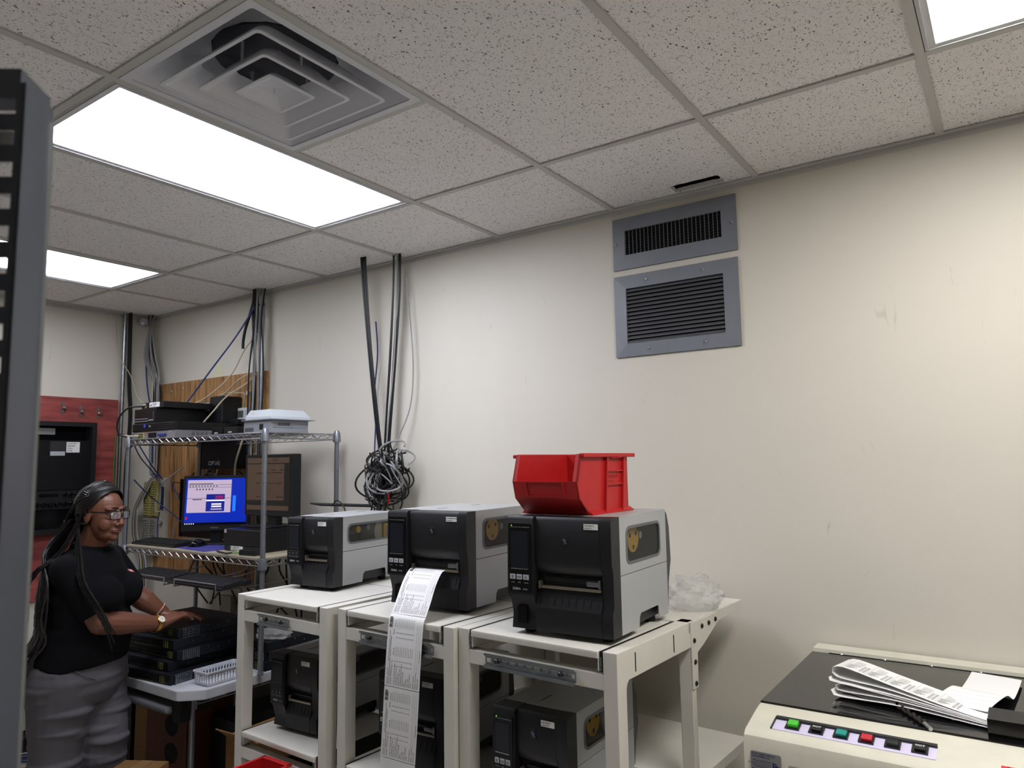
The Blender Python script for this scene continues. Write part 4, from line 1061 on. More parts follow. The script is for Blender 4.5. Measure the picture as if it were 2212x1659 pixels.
# ------------------------------------------------------------------ paper bursting machine at the right
mc = thing('paper_machine', 'cream paper-sealing machine with a black glass lid at lower right', 'machine', (2.40, -.43, 0))
x0, x1 = 1.955-2.40, 2.95-2.40; Y = lambda v: v+.43
body = [(Y(-.012), .30), (Y(-.012), 1.028), (Y(-.085), 1.028), (Y(-.088), 1.005), (Y(-.690), 1.003), (Y(-.693), 1.012), (Y(-.705), 1.013), (Y(-.742), 1.008), (Y(-.838), .988), (Y(-.850), .978), (Y(-.856), .955), (Y(-.858), .30)]
mb = MB().prism(body, 'x', x0, x1)
obj('body', mb, cream, mc)
obj('pedestal', MB().box(x0+.06, x1-.06, Y(-.80), Y(-.06), 0, .30), char, mc, sm=False)
ldm = mat('black_glass_lid', '#0d0d0e', .06, coat=.3)
obj('lid', MB().rbox(x0-.004, x1, Y(-.690), Y(-.086), 1.004, 1.0165, .003), ldm, mc)
obj('hinge_strip', MB().box(x0+.05, x1, Y(-.092), Y(-.086), 1.016, 1.0178), black_rub, mc, sm=False)
for k in range(6): obj('hinge_screw', MB().lathe([(.006, 1.0178), (.004, 1.0205)], (x0+.09+k*.13, Y(-.088), 0), 10), chrome, mc)
# control strip recessed in the sloped front: local frame on the slope
p0 = Vector((0, Y(-.742), 1.008)); p1 = Vector((0, Y(-.838), .988)); dn = (p1-p0).normalized(); nrm = Vector((0, -dn.z, dn.y)); nrm = nrm if nrm.z > 0 else -nrm
def SL(x, k, h): return (x, (p0+dn*k+nrm*h).y, (p0+dn*k+nrm*h).z)
def slab(mb, xa, xb, ka, kb, ha, hb, m=0):
    v = [SL(xa, ka, ha), SL(xb, ka, ha), SL(xb, kb, ha), SL(xa, kb, ha), SL(xa, ka, hb), SL(xb, ka, hb), SL(xb, kb, hb), SL(xa, kb, hb)]
    return mb.add(v, [(0,3,2,1),(4,5,6,7),(0,1,5,4),(1,2,6,5),(2,3,7,6),(3,0,4,7)], m)
cpm = MB(); ca, cb = 2.015-2.40, 2.375-2.40
cpn = obj('control_strip', slab(cpm, ca, cb, .030, .078, .0002, .0014), mat('lilac_panel', '#cfc8e4', .5), mc, sm=False)
fr = MB(); slab(fr, ca, cb, .022, .032, .0003, .0075); slab(fr, ca-.003, ca+.001, .022, .078, .0003, .004)
obj('recess_edge', fr, char, mc, sm=False)
sw = [('green', '#3fae2c', True), ('black', None, False), ('teal', '#167f78', True), ('red', '#b02230', True), ('dial', None, False), ('black', None, False)]
for k, (n_, c_, lit) in enumerate(sw):
    xx = 2.062-2.40+k*.056
    b_ = MB(); slab(b_, xx-.017, xx+.017, .036, .068, .0014, .006)
    so = obj('switch_frame', b_, black_gl, cpn, sm=False)
    if c_:
        cpb = MB(); slab(cpb, xx-.011, xx+.012, .040, .062, .006, .011 if n_ != 'green' else .013)
        obj('lit_rocker' if lit else 'rocker', cpb, mat('rocker_'+n_, c_, .25, emit=(c_, .05)), so, sm=False)
    elif n_ == 'dial':
        obj('thumb_wheel', MB().cyl(SL(xx-.012, .052, .001), SL(xx+.012, .052, .001), .014, 18), black_pl, so)
    else:
        cpb = MB(); slab(cpb, xx-.011, xx+.011, .041, .062, .006, .010)
        ro = obj('rocker', cpb, black_pl, so, sm=False)
        tx = MB(); put_text(tx, 'NOT' if k == 1 else 'NOT', .009, Matrix.Translation(SL(xx, .050, .0106)) @ Matrix((Vector((1, 0, 0)), -dn, nrm)).transposed().to_4x4(), 'CENTER', bold=True)
        obj('rocker_print', tx, stk_m, ro, sm=False)
# stickers on the upright front
yf = Y(-.8582)
def sticker(name, xa, xb, za, zb, m_): return obj(name, MB().prism(rrect(xa, xb, za, zb, .005), 'y', yf-.0008, yf), m_, mc, sm=False)
s1 = sticker('service_sticker', 1.972-2.4, 2.046-2.4, .898, .946, mat('foil_sticker', '#8e8d8c', .35, .3))
navy = mat('navy_ink', '#15155e', .6)
tx = MB(); F = lambda x, z: TR(x-2.4, yf-.0012, z) @ FRONT
put_text(tx, 'Order supplies online at:', .0056, F(1.975, .939), bold=True); put_text(tx, 'www.pbsoffice.com', .0056, F(1.975, .933), bold=True)
put_text(tx, 'PROGRESSIVE', .0074, F(2.022, .922), 'RIGHT'); put_text(tx, 'BUSINESS SYSTEMS, INC.', .0064, F(2.022, .9155), 'RIGHT', sx=.82)
tx.box(1.978-2.4, 2.022-2.4, yf-.0012, yf-.0008, .9122, .9130); tx.box(1.984-2.4, 2.022-2.4, yf-.0012, yf-.0008, .9098, .9105)
put_text(tx, 'For Service and Supplies', .0056, F(2.030, .9035), 'RIGHT', bold=True); put_text(tx, 'Please call 770-368-1822', .0056, F(2.030, .8985), 'RIGHT', bold=True)
put_text(tx, 'P', .022, F(2.024, .910), bold=True); put_text(tx, 'S', .022, F(2.032, .904), bold=True)
obj('sticker_print', tx, navy, s1, sm=False)
s2_ = sticker('serial_sticker', 2.062-2.4, 2.108-2.4, .882, .928, mat('dull_foil', '#9f9c95', .5, .2))
tx = MB(); put_text(tx, 'Serial Number', .0046, F(2.067, .912)); put_text(tx, '1 0 0 7 1 5 6 3', .0062, F(2.069, .900), bold=True); obj('serial_print', tx, ink, s2_, sm=False)
# warning label lies on the slope
wl = MB(); slab(wl, 2.495-2.4, 2.60-2.4, .050, .092, .0002, .0009); w_o = obj('warning_label', wl, stk_m, mc, sm=False)
wr = MB(); slab(wr, 2.496-2.4, 2.60-2.4, .051, .064, .0009, .0014); obj('warning_band', wr, mat('warning_pink_red', '#c8303f', .5), w_o, sm=False)
wt = MB(); bas = Matrix((Vector((1, 0, 0)), -dn, nrm)).transposed().to_4x4()
put_text(wt, 'WARNING', .011, Matrix.Translation(SL(2.527-2.4, .0625, .0016)) @ bas, bold=True)
wt.prism([(2.503-2.4, 0), (2.517-2.4, 0), (2.510-2.4, .010)], 'z', 0, .0002, M=Matrix.Translation(SL(0, .0625, .0016)) @ bas)
for k, s_ in enumerate(('MOVING PARTS', 'KEEP HANDS CLEAR', 'UNPLUG FIRST')): put_text(wt, s_, .007, Matrix.Translation(SL(2.506-2.4, .074+k*.0075, .0012)) @ bas)
obj('warning_print', wt, ink, w_o, sm=False)
bt = thing('black_tray', 'low black tray at the right front of the glass lid', 'tray', (2.62, -.60, 1.0168))
obj('tray', MB().rbox(-.15, .20, -.062, .05, 0, .034, .003), black_pl, bt)
obj('lip', MB().box(-.15, .2, -.064, -.060, .0, .038), black_gl, bt, sm=False)

# fan-folded label strips lying on the lid
zl = 1.0170
def folded(label, pts, wv, width, printed=False, parent_name='label_sheets'):
    r_ = Ribbon(pts, [wv]*len(pts), width)
    return r_
fs = thing('folded_labels', 'fan-folded printed labels lying on the black glass lid', 'paper', (2.25, -.45, zl))
wv = Vector((.22, .975, 0))
def R(pts, k=6): return spline(pts, k)
layers = [
    (R([(2.118, -.470, zl+.070), (2.150, -.475, zl+.074), (2.26, -.500, zl+.052), (2.40, -.535, zl+.026), (2.48, -.556, zl+.016)]), True),
    (R([(2.118, -.470, zl+.070), (2.128, -.474, zl+.046), (2.26, -.506, zl+.040), (2.40, -.540, zl+.022), (2.48, -.558, zl+.014)]), False),
    (R([(2.108, -.482, zl+.044), (2.118, -.488, zl+.036), (2.27, -.515, zl+.030), (2.42, -.548, zl+.018), (2.49, -.562, zl+.011)]), False),
    (R([(2.128, -.500, zl+.030), (2.140, -.502, zl+.018), (2.28, -.525, zl+.020), (2.43, -.556, zl+.012), (2.50, -.570, zl+.008)]), False),
    (R([(2.128, -.500, zl+.030), (2.150, -.500, zl+.036), (2.28, -.520, zl+.026), (2.43, -.552, zl+.015), (2.50, -.568, zl+.010)]), False),
    (R([(2.118, -.512, zl+.020), (2.135, -.514, zl+.006), (2.28, -.530, zl+.010), (2.45, -.563, zl+.005), (2.54, -.585, zl+.003)]), False)]
for pts, pr_ in layers:
    r_ = Ribbon(pts, [wv]*len(pts), .105)
    so = obj('sheet', r_.sheet(0, r_.L[-1], -.0005, 26), paper_m, fs)
    if pr_:
        pr = MB()
        for g in range(5):
            b0 = .03+g*.058
            for k in range(12):
                t = -.38+k*.06
                r_.rect(pr, b0, b0+.014+.006*((k*7) % 3), t, t+.022, +.0004, 1) if k < 6 else r_.rect(pr, b0+.006, b0+.030, t, t+.010, .0004, 1)
            for k in range(5):
                r_.rect(pr, b0+.034, b0+.040, -.38+k*.10, -.34+k*.10, .0004, 1)
                r_.rect(pr, b0+.043, b0+.049, -.36+k*.10, -.32+k*.10, .0004, 1)
            r_.rect(pr, b0-.004, b0-.0035, -.46, .46, .0004, 1)
        obj('sheet_print', pr, mat('grey_ink', '#4a4a4a', .8), so, sm=False)
reroot(fs)
bl = thing('label_sheets', 'loose blank label sheets at the right end of the lid', 'paper', (2.48, -.40, zl))
w2 = Vector((.98, -.20, 0))
r_ = Ribbon(R([(2.475, -.145, zl+.0095), (2.468, -.25, zl+.010), (2.458, -.36, zl+.012), (2.452, -.40, zl+.026), (2.444, -.43, zl+.036), (2.42, -.50, zl+.030), (2.405, -.545, zl+.022)]), [w2]*31, .125)
obj('sheet', r_.sheet(0, r_.L[-1], .0005, 30), paper_m, bl)
ls = MB()
for k in range(4): r_.rect(ls, .30+k*.028-.0004, .30+k*.028+.0004, -.48, .48, .0007, 1)
obj('fold_line', ls, mat('fold_grey', '#9a9a9a', .8), bl, sm=False)
r_ = Ribbon(R([(2.40, -.555, zl+.004), (2.48, -.545, zl+.004), (2.56, -.52, zl+.004)]), [Vector((.15, 1, 0))]*13, .10)
obj('sheet', r_.sheet(0, r_.L[-1], .0005, 12), paper_m, bl)
reroot(bl)
ly = thing('lanyard', 'dark brown braided lanyard with a metal clip on the glass lid', 'lanyard', (2.30, -.62, zl))
lan = mat('brown_braid', '#1e1413', .7, noise=(300, .5))
pl = R([(2.262, -.555, zl+.006), (2.290, -.595, zl+.006), (2.318, -.635, zl+.006), (2.340, -.672, zl+.006)], 8)
for ph in (0, PI):
    q = [Vector(p)+Vector((.0045*math.cos(ph+i*.75), .0045*math.cos(ph+i*.75)*.6, .0035*math.sin(ph+i*.75))) for i, p in enumerate(pl)]
    obj('strand', MB().tube(q, .004, 8), lan, ly)
obj('strand', MB().tube(R([(2.128, -.535, zl+.004), (2.15, -.535, zl+.004), (2.2, -.56, zl+.005), (2.262, -.555, zl+.006)], 6), .004, 8), lan, ly)
obj('clip', MB().cyl((2.340, -.672, zl+.006), (2.356, -.696, zl+.002), .005, 10), chrome, ly)
reroot(ly)

# cream waste tub between the stands
wt_ = thing('waste_tub', 'cream waste tub half hidden between the middle and right stands', 'tub', (1.205, -.66, .6905))
wt_.location = (1.02, -.40, .6905)
obj('tub', MB().lathe([(.055, 0), (.06, .01), (.066, .10), (.070, .118), (.066, .12), (.058, .10), (.05, .02), (.0, .02)], (0, 0, 0), 26), cream, wt_)
obj('lid_rim', MB().lathe([(.066, .112), (.073, .114), (.073, .122), (.064, .124)], (0, 0, 0), 26), cream, wt_)
obj('opening', MB().lathe([(.0, .1215), (.060, .1215), (.060, .1225), (0, .1225)], (0, 0, 0), 24), port_m, wt_)

# ------------------------------------------------------------------ wall boards and cabling
wood_m, nt, b = node_mat('oak_plywood'); N = nt.nodes; L = nt.links
geo = N.new('ShaderNodeNewGeometry'); mpp = N.new('ShaderNodeMapping'); mpp.inputs['Scale'].default_value = (9, 9, .9); L.new(geo.outputs['Position'], mpp.inputs[0])
wv_ = N.new('ShaderNodeTexNoise'); wv_.inputs['Scale'].default_value = 3.5; wv_.inputs['Detail'].default_value = 7; wv_.inputs['Distortion'].default_value = 1.4; L.new(mpp.outputs[0], wv_.inputs['Vector'])
rp = N.new('ShaderNodeValToRGB'); rp.color_ramp.elements[0].position = .32; rp.color_ramp.elements[0].color = lin('#6b4a2a'); rp.color_ramp.elements[1].position = .66; rp.color_ramp.elements[1].color = lin('#b58a58')
L.new(wv_.outputs[0], rp.inputs[0]); L.new(rp.outputs[0], b.inputs['Base Color']); b.inputs['Roughness'].default_value = .55
redw, nt, b = node_mat('red_painted_board'); N = nt.nodes; L = nt.links
geo = N.new('ShaderNodeNewGeometry'); mpp = N.new('ShaderNodeMapping'); mpp.inputs['Scale'].default_value = (3, 3, 16); L.new(geo.outputs['Position'], mpp.inputs[0])
wv_ = N.new('ShaderNodeTexNoise'); wv_.inputs['Scale'].default_value = 1.6; wv_.inputs['Detail'].default_value = 6; L.new(mpp.outputs[0], wv_.inputs['Vector'])
rp = N.new('ShaderNodeValToRGB'); rp.color_ramp.elements[0].position = .3; rp.color_ramp.elements[0].color = lin('#6e2a2b'); rp.color_ramp.elements[1].position = .7; rp.color_ramp.elements[1].color = lin('#a8514a')
L.new(wv_.outputs[0], rp.inputs[0]); L.new(rp.outputs[0], b.inputs['Base Color']); b.inputs['Roughness'].default_value = .6
t = thing('backboard', 'oak plywood backboard on the wall behind the rack', 'board', (-1.73, -.011, 1.0))
obj('panel', MB().box(-.60, .60, -.009, .010, -.05, 1.245), wood_m, t, sm=False)
for x, z in ((-.44, 1.19), (-.30, 1.20), (-.52, 1.17), (-.40, .84), (.2, 1.0), (-.1, .62)):
    obj('screw', MB().lathe([(.008, -.009), (.005, -.012)], (x, 0, z), 8, axis='y'), zinc, t)
t = thing('backboard', 'red painted board on the end wall behind the person', 'board', (XL+.011, -.62, .86))
obj('panel', MB().box(-.010, .010, -.60, .395, 0, 1.275), redw, t, sm=False)
for y, z in ((-.04+.19, 1.205), (-.04+.30, 1.20), (.04, 1.225)):
    g = obj('bracket_tab', MB().box(.010, .013, y-.010, y+.010, z-.006, z+.016).box(.010, .013, y-.010, y+.010, z-.056, z-.036), zinc, t, sm=False)
    obj('peg', MB().lathe([(.008, .010), (.010, .02), (.012, .03), (.006, .036)], (0, y+.006, z-.022), 10, axis='x'), chrome, g)
# black wall amplifier cabinet
ac = thing('amplifier_cabinet', 'black wall-mounted amplifier cabinet on the red board', 'cabinet', (XL+.022, -.66, 1.27))
obj('housing', MB().ring([(-.40, 0), (.262, 0), (.262, .700), (-.40, .700)], [(-.37, .03), (.232, .03), (.232, .672), (-.37, .672)], 'x', 0, .085).box(0, .02, -.40, .262, 0, .70), black_pl, ac, sm=False)
obj('top_panel', MB().box(.020, .045, -.37, .232, .585, .672), black_gl, ac, sm=False)
obj('door_panel', MB().box(.02, .070, -.37, .232, .270, .582), dark_met, ac, sm=False)
obj('plate', MB().box(.045, .047, -.075, .025, .618, .658), mat('grey_plate', '#8a8f8d', .4, .4), ac, sm=False)
wl2 = obj('white_label', MB().box(.070, .071, .085, .165, .505, .572), stk_m, ac, sm=False)
lp = MB(); Mx = Matrix.Rotation(PI/2, 4, 'Z') @ FRONT
for k, s_ in enumerate(('S2-SECURITY', 'AMPLIFIER', '10.256.1', 'ROOM')): put_text(lp, s_, .010, Matrix.Translation((.0713, .090, .558-k*.015)) @ Mx, bold=True)
obj('label_print', lp, ink, wl2, sm=False)
dl = obj('dark_label', MB().box(.070, .071, -.01, .080, .515, .575), char, ac, sm=False)
obj('warning_strip', MB().box(.070, .0712, -.008, .078, .485, .512), btn_m, ac, sm=False)
rp_ = obj('knob_panel', MB().box(.02, .074, -.37, .232, .150, .266), black_pl, ac, sm=False)
for k in range(8):
    obj('knob', MB().lathe([(.017, .074), (.015, .092), (.013, .094)], (0, -.115+k*.040, .182), 14, axis='x'), black_gl, rp_)
for k in range(3): obj('knob', MB().lathe([(.013, .074), (.012, .088), (.010, .090)], (0, .085+k*.034, .240), 12, axis='x'), black_gl, rp_)
obj('power_rocker', MB().box(.074, .079, .185, .200, .232, .252), mat('dull_red_rocker', '#8a2024', .4, emit=('#c02020', .03)), rp_, sm=False)
obj('display_strip', MB().box(.074, .0755, -.06, .05, .228, .248), black_gl, rp_, sm=False); obj('vent_panel', MB().box(.02, .066, -.37, .232, .03, .145), black_gl, ac, sm=False)

cab_black = mat('black_cable', '#0d0e10', .45); cab_grey = mat('grey_cable', '#8a8b8c', .5); cab_white = mat('cream_cable', '#b5ab93', .5); cab_blue = mat('blue_cable', '#27386e', .45); cab_green = mat('green_wire', '#3d7a34', .5); cab_yel = mat('yellow_cable', '#a08f3a', .5)
CT = {'black': cab_black, 'grey': cab_grey, 'cream': cab_white, 'blue': cab_blue, 'green': cab_green, 'yellow': cab_yel}
def cable(label, pts, r, col, group=None, k=6, name='cable'):
    label = label.replace('COL', col)
    o = obj(name, MB().tube(spline(pts, k), r, 7), CT[col]); 
    return tag(o, label, 'cable', group)
# hanging bundle above the small printer
random.seed(11)
gH = 'cables dropping from the ceiling to the tangled coil'
for k in range(7):
    dx, dy = random.uniform(-.012, .012), random.uniform(-.01, .01)
    cable('COL cable in the left strand dropping to the tangled coil', [(-.155+dx*1.6, -.16+dy, H+.05), (-.150+dx*1.4, -.15+dy, 2.60), (-.130+dx, -.13+dy, 2.25), (-.100+dx, -.11+dy, 1.90), (-.075+dx*.8, -.10+dy, 1.70), (-.06+dx, -.10, 1.55)], .0037, 'black' if k < 6 else 'grey', gH)
for k in range(8):
    dx, dy = random.uniform(-.018, .018), random.uniform(-.01, .01)
    cable('COL cable in the right strand dropping to the tangled coil', [(.020+dx*1.2, -.09+dy, H+.05), (.018+dx*1.3, -.09+dy, 2.55), (-.012+dx*.9+random.uniform(-.01, .01), -.085+dy, 2.2), (-.035+dx*.9, -.09+dy, 1.9), (-.045+dx*.7, -.095+dy, 1.70), (-.045+dx, -.10, 1.52)], .0037, 'black' if k % 4 else 'grey', gH)
cable('grey cable bowing out to the right of the hanging strands', [(.055, -.06, 2.62), (.075, -.05, 2.4), (.09, -.045, 2.15), (.072, -.05, 1.95), (.02, -.08, 1.80), (-.02, -.1, 1.70)], .0035, 'grey')
cable('blue cable hanging down the wall left of the strands', [(-.162, -.06, 2.42), (-.168, -.04, 2.25), (-.195, -.035, 2.05), (-.185, -.035, 1.9), (-.192, -.035, 1.75), (-.175, -.05, 1.58)], .004, 'blue')
cc = thing('cable_coil', 'tangled coil of black and grey cables hanging above the small printer', 'cable coil', (-.04, -.12, 1.42))
random.seed(4)
for k in range(46):
    big = k % 3
    a0 = random.uniform(-1.0, 1.0); rx_ = random.uniform(.045, .095); rz_ = random.uniform(.07, .115)
    cx_ = -.05+random.uniform(-.065, .075); cz_ = 1.585+random.uniform(-.05, .05); cy_ = -.115+random.uniform(-.04, .03)
    if k < 8: rx_, rz_, cx_, cz_ = random.uniform(.04, .07), random.uniform(.045, .07), random.uniform(-.08, .09), 1.70+random.uniform(-.03, .02)
    n = 26; e = random.uniform(1.4, 2.0)*PI; s0 = random.uniform(0, 2*PI); tl = random.uniform(-.5, .5)
    pts = [(cx_+rx_*math.cos(s0+e*i/n)*math.cos(tl)+.02*math.sin(3*i/n*PI+k), cy_+.03*math.sin(s0+2*e*i/n)+rx_*math.cos(s0+e*i/n)*math.sin(tl)*.4, cz_+rz_*math.sin(s0+e*i/n)+.012*math.sin(2*i/n*PI+k)) for i in range(n+1)]
    obj('cable_loop', MB().tube(pts, random.choice((.0034, .0042, .0048)), 6), random.choice((cab_black, cab_black, cab_black, cab_grey)), cc)
for k in range(16):
    dx = random.uniform(-.075, .045)
    pts = spline([(-.04+dx*.6, -.11+random.uniform(-.03, .03), 1.62), (-.05+dx*.9, -.12+random.uniform(-.03, .03), 1.52), (-.05+dx, -.13+random.uniform(-.03, .03), 1.40), (-.06+dx*1.2, -.12+random.uniform(-.03, .03), 1.20)], 5)
    obj('cable_tail', MB().tube(pts, .0045, 6), random.choice((cab_black, cab_black, cab_grey)), cc)
obj('tie', MB().lathe([(.035, -.008), (.037, 0), (.035, .008)], (-.045, -.11, 1.665), 14), black_rub, cc)
obj('red_tag', MB().box(.012, .022, -.145, -.143, 1.475, 1.525), red_pl, cc, sm=False); obj('yellow_tag', MB().box(.008, .034, -.145, -.143, 1.405, 1.445), yellow_pl, cc, sm=False)
reroot(cc)
t = thing('antenna_rod', 'thin black rod reaching left from the cable coil', 'rod', (-.2, -.20, 1.46))
obj('rod', MB().tube([(-.27, -.02, .012), (-.20, -.01, .008), (.10, .05, .004)], [.004, .008, .008], 8), black_pl, t)
obj('loop', MB().tube(spline([(-.12, -.01, .0), (-.08, -.01, .03), (-.03, -.01, .0), (-.02, 0, -.06)], 6), .003, 6), cab_black, t)

# conduit and bundle beside the plywood edge
def conduit(label, x, y, z0, z1, r, clamps=()):
    t = thing('conduit', label, 'conduit', (x, y, z0))
    obj('pipe', MB().cyl((0, 0, 0), (0, 0, z1-z0), r, 16), zinc, t)
    for z in clamps: obj('clamp', MB().lathe([(r+.001, -.008), (r+.006, -.004), (r+.006, .004), (r+.001, .008)], (0, 0, z-z0), 14).box(-.03, .03, -.004, .004, z-z0-.006, z-z0+.006), zinc, t)
conduit('steel conduit rising beside the plywood edge', -1.150, -.045, .70, H+.05, .013, (2.65,))
conduit('steel conduit rising by the red board', XL+.040, -.212, .30, H+.05, .013, (1.90,))
random.seed(21); gC = 'cables strapped along the steel conduit'
for k in range(9):
    dx = random.uniform(-.045, .035); dy = random.uniform(-.03, .01)
    cable('COL cable strapped along the conduit by the plywood', [(-1.150+dx*1.1, -.05+dy, H+.04), (-1.150+dx*.5, -.06+dy, 2.55), (-1.165+dx*1.3+random.uniform(-.02, .02), -.06+dy, 2.25), (-1.17+dx*1.5, -.06+dy, 1.95), (-1.17+dx*1.2, -.06+dy, 1.6), (-1.17+dx*1.4, -.06, 1.2)], .0042, 'grey' if k % 3 else 'black', gC)
cable('thick black cable ending in mid air left of the conduit', [(-1.185, -.06, H+.03), (-1.225, -.07, 2.62), (-1.275, -.07, 2.52), (-1.298, -.07, 2.44), (-1.30, -.07, 2.39)], .009, 'black')
cable('thick black cable running down beside the conduit', [(-1.195, -.07, H+.04), (-1.205, -.07, 2.6), (-1.175, -.075, 2.35), (-1.165, -.075, 2.1), (-1.19, -.07, 1.8), (-1.2, -.07, 1.4)], .009, 'black')
cable('blue cable sloping from the conduit to the shelf pile', [(-1.165, -.07, 2.66), (-1.30, -.12, 2.46), (-1.48, -.17, 2.26), (-1.60, -.22, 2.10), (-1.63, -.24, 2.055)], .005, 'blue')
cable('cream cable drooping from the conduit to the shelf pile', [(-1.14, -.07, 2.48), (-1.25, -.09, 2.38), (-1.33, -.11, 2.25), (-1.42, -.14, 2.16), (-1.55, -.18, 2.08), (-1.62, -.22, 2.055)], .004, 'cream')
cable('cream cable looping across the plywood to the thermostat', [(-1.56, -.10, 2.085), (-1.47, -.08, 2.125), (-1.38, -.06, 2.122), (-1.305, -.05, 2.115), (-1.315, -.045, 2.06), (-1.33, -.04, 2.02)], .0035, 'cream')
cable('cream cable curving off the plywood to the adapter boxes', [(-1.14, -.07, 2.235), (-1.22, -.09, 2.17), (-1.32, -.16, 2.09), (-1.36, -.22, 2.0), (-1.40, -.26, 1.93), (-1.15, -.28, 1.90)][:5], .0045, 'cream')
cable('cream cable sagging low across the plywood', [(-1.19, -.06, 2.24), (-1.33, -.07, 2.20), (-1.45, -.08, 2.13), (-1.53, -.12, 2.07), (-1.62, -.2, 2.056)], .0045, 'cream')
# corner bundle
random.seed(31); gD = 'cables bundled in the room corner'
for k in range(16):
    dx = random.uniform(-1, 1)
    cable('COL cable in the bundle hanging in the room corner', [(-2.40+dx*.02, -.05+random.uniform(-.02, .02), H+.03), (-2.395+dx*.018, -.06, 2.655), (-2.37+dx*.075, -.06+random.uniform(-.03, .02), 2.45), (-2.32+dx*.05, -.055, 2.30), (-2.30+dx*.04, -.05+random.uniform(-.02, .015), 2.16), (-2.32+dx*.05, -.05, 1.85), (-2.31+dx*.04, -.05, 1.62)], .0045, ('grey', 'grey', 'cream', 'grey', 'black')[k % 5], gD)
cable('blue cable left of the corner bundle', [(-2.46, -.05, 2.5), (-2.45, -.05, 2.35), (-2.40, -.06, 2.2), (-2.33, -.06, 2.0), (-2.31, -.06, 1.7)], .005, 'blue')
cable('thick black cable beside the conduit by the red board', [(XL+.055, -.185, H+.03), (XL+.06, -.18, 2.3), (XL+.06, -.16, 2.0), (XL+.06, -.175, 1.6), (XL+.06, -.16, 1.0)], .014, 'black')
cable('green earth wire along the edge of the red board', [(XL+.03, -.235, 1.90), (XL+.03, -.242, 1.7), (XL+.03, -.238, 1.5), (XL+.03, -.24, 1.1)], .004, 'green')
cable('thin cream cable crossing the corner to the shelf', [(XL+.03, -.27, 2.70), (XL+.05, -.25, 2.45), (XL+.10, -.19, 2.30), (XL+.25, -.22, 2.15), (-2.0, -.30, 2.08)], .003, 'cream')
obj_ = thing('sensor', 'small white sensor tucked in the ceiling corner', 'sensor', (-2.44, -.09, 2.68)); obj('body', MB().rbox(-.02, .02, -.02, .02, 0, .04, .006), white_pl, obj_); obj('nose', MB().cyl((0, 0, .02), (.03, -.02, .0), .012, 10), white_pl, obj_)

# punch-down blocks
pbk = mat('yellowed_block', '#a59c5c', .55); gbk = mat('grey_block', '#8f8c80', .55)
def punch(label, x, z, h, m_):
    t = thing('punch_block', label, 'terminal block', (x, -.021, z))
    obj('base', MB().box(-.035, .035, -.03, 0, 0, h), m_, t, sm=False)
    for sx in (-.022, .0, .022):
        n = int(h/.016)
        rw = obj('pin_column', MB().box(sx-.005, sx+.005, -.045, -.03, .004, h-.004), m_, t, sm=False)
        for k in range(n): obj('pin', MB().box(sx-.007, sx+.007, -.047, -.043, .006+k*.016, .0095+k*.016), zinc, rw, sm=False)
punch('left yellowed punch-down block on the wall below the corner bundle', -2.365, 1.34, .235, pbk); punch('right yellowed punch-down block on the wall below the corner bundle', -2.278, 1.34, .235, pbk)
punch('left grey punch-down block under the yellowed pair', -2.365, 1.095, .235, gbk); punch('right grey punch-down block under the yellowed pair', -2.278, 1.095, .235, gbk)
t = thing('wall_module', 'cream wiring module beside the punch-down blocks', 'module', (-2.185, -.0205, 1.16)); obj('case', MB().rbox(-.035, .035, -.03, 0, 0, .44, .004), mat('cream_module', '#a9a698', .5), t)
obj('window', MB().box(-.018, .018, -.0315, -.03, .22, .38), char, t, sm=False); obj('knob', MB().lathe([(.02, -.03), (.018, -.05)], (.0, 0, .15), 12, axis='y'), mat('cream_module', '#a9a698', .5), t)
gE = 'blue cables sagging behind the rack'
for k, pts in enumerate(([(-1.76, -.50, 1.86), (-1.80, -.42, 1.74), (-1.95, -.25, 1.64), (-2.15, -.12, 1.60), (-2.28, -.08, 1.62)], [(-1.74, -.50, 1.87), (-1.72, -.40, 1.70), (-1.9, -.22, 1.60), (-2.1, -.12, 1.62), (-2.27, -.08, 1.63)],
                         [(-1.80, -.45, 1.60), (-1.9, -.3, 1.50), (-1.95, -.2, 1.44), (-1.75, -.2, 1.36), (-1.55, -.25, 1.30)], [(-2.27, -.08, 1.63), (-2.16, -.1, 1.60), (-2.12, -.09, 1.5), (-2.16, -.09, 1.3), (-2.15, -.09, 1.15)], [(-1.45, -.12, 1.72), (-1.6, -.12, 1.6), (-1.66, -.12, 1.45), (-1.8, -.12, 1.42), (-2.0, -.1, 1.58)])):
    cable(('blue cable arching from the router to the corner', 'blue cable sagging behind the rack post', 'blue cable drooping to the keyboard shelf', 'blue cable looping over the punch-down blocks', 'blue cable climbing the plywood')[k], pts, .0036, 'blue', gE)
cable('black cable looping up to the slim box on the pile', [(-1.64, -.488, 2.030), (-1.68, -.56, 2.02), (-1.77, -.57, 1.96), (-1.79, -.56, 1.88), (-1.75, -.52, 1.85)], .005, 'black')
cable('cream patch cable plugged into the silver router', [(-1.66, -.505, 1.857), (-1.70, -.53, 1.856), (-1.76, -.53, 1.862), (-1.80, -.50, 1.86)], .005, 'cream')
cable('cream cable hanging in front of the plywood', [(-1.46, -.09, 1.80), (-1.50, -.10, 1.62), (-1.60, -.11, 1.50), (-1.60, -.11, 1.38), (-1.68, -.11, 1.24)], .005, 'cream')
cable('cream cable hanging right of the black splice box', [(-1.235, -.09, 1.86), (-1.27, -.12, 1.70), (-1.28, -.12, 1.58)], .006, 'cream')
random.seed(41)
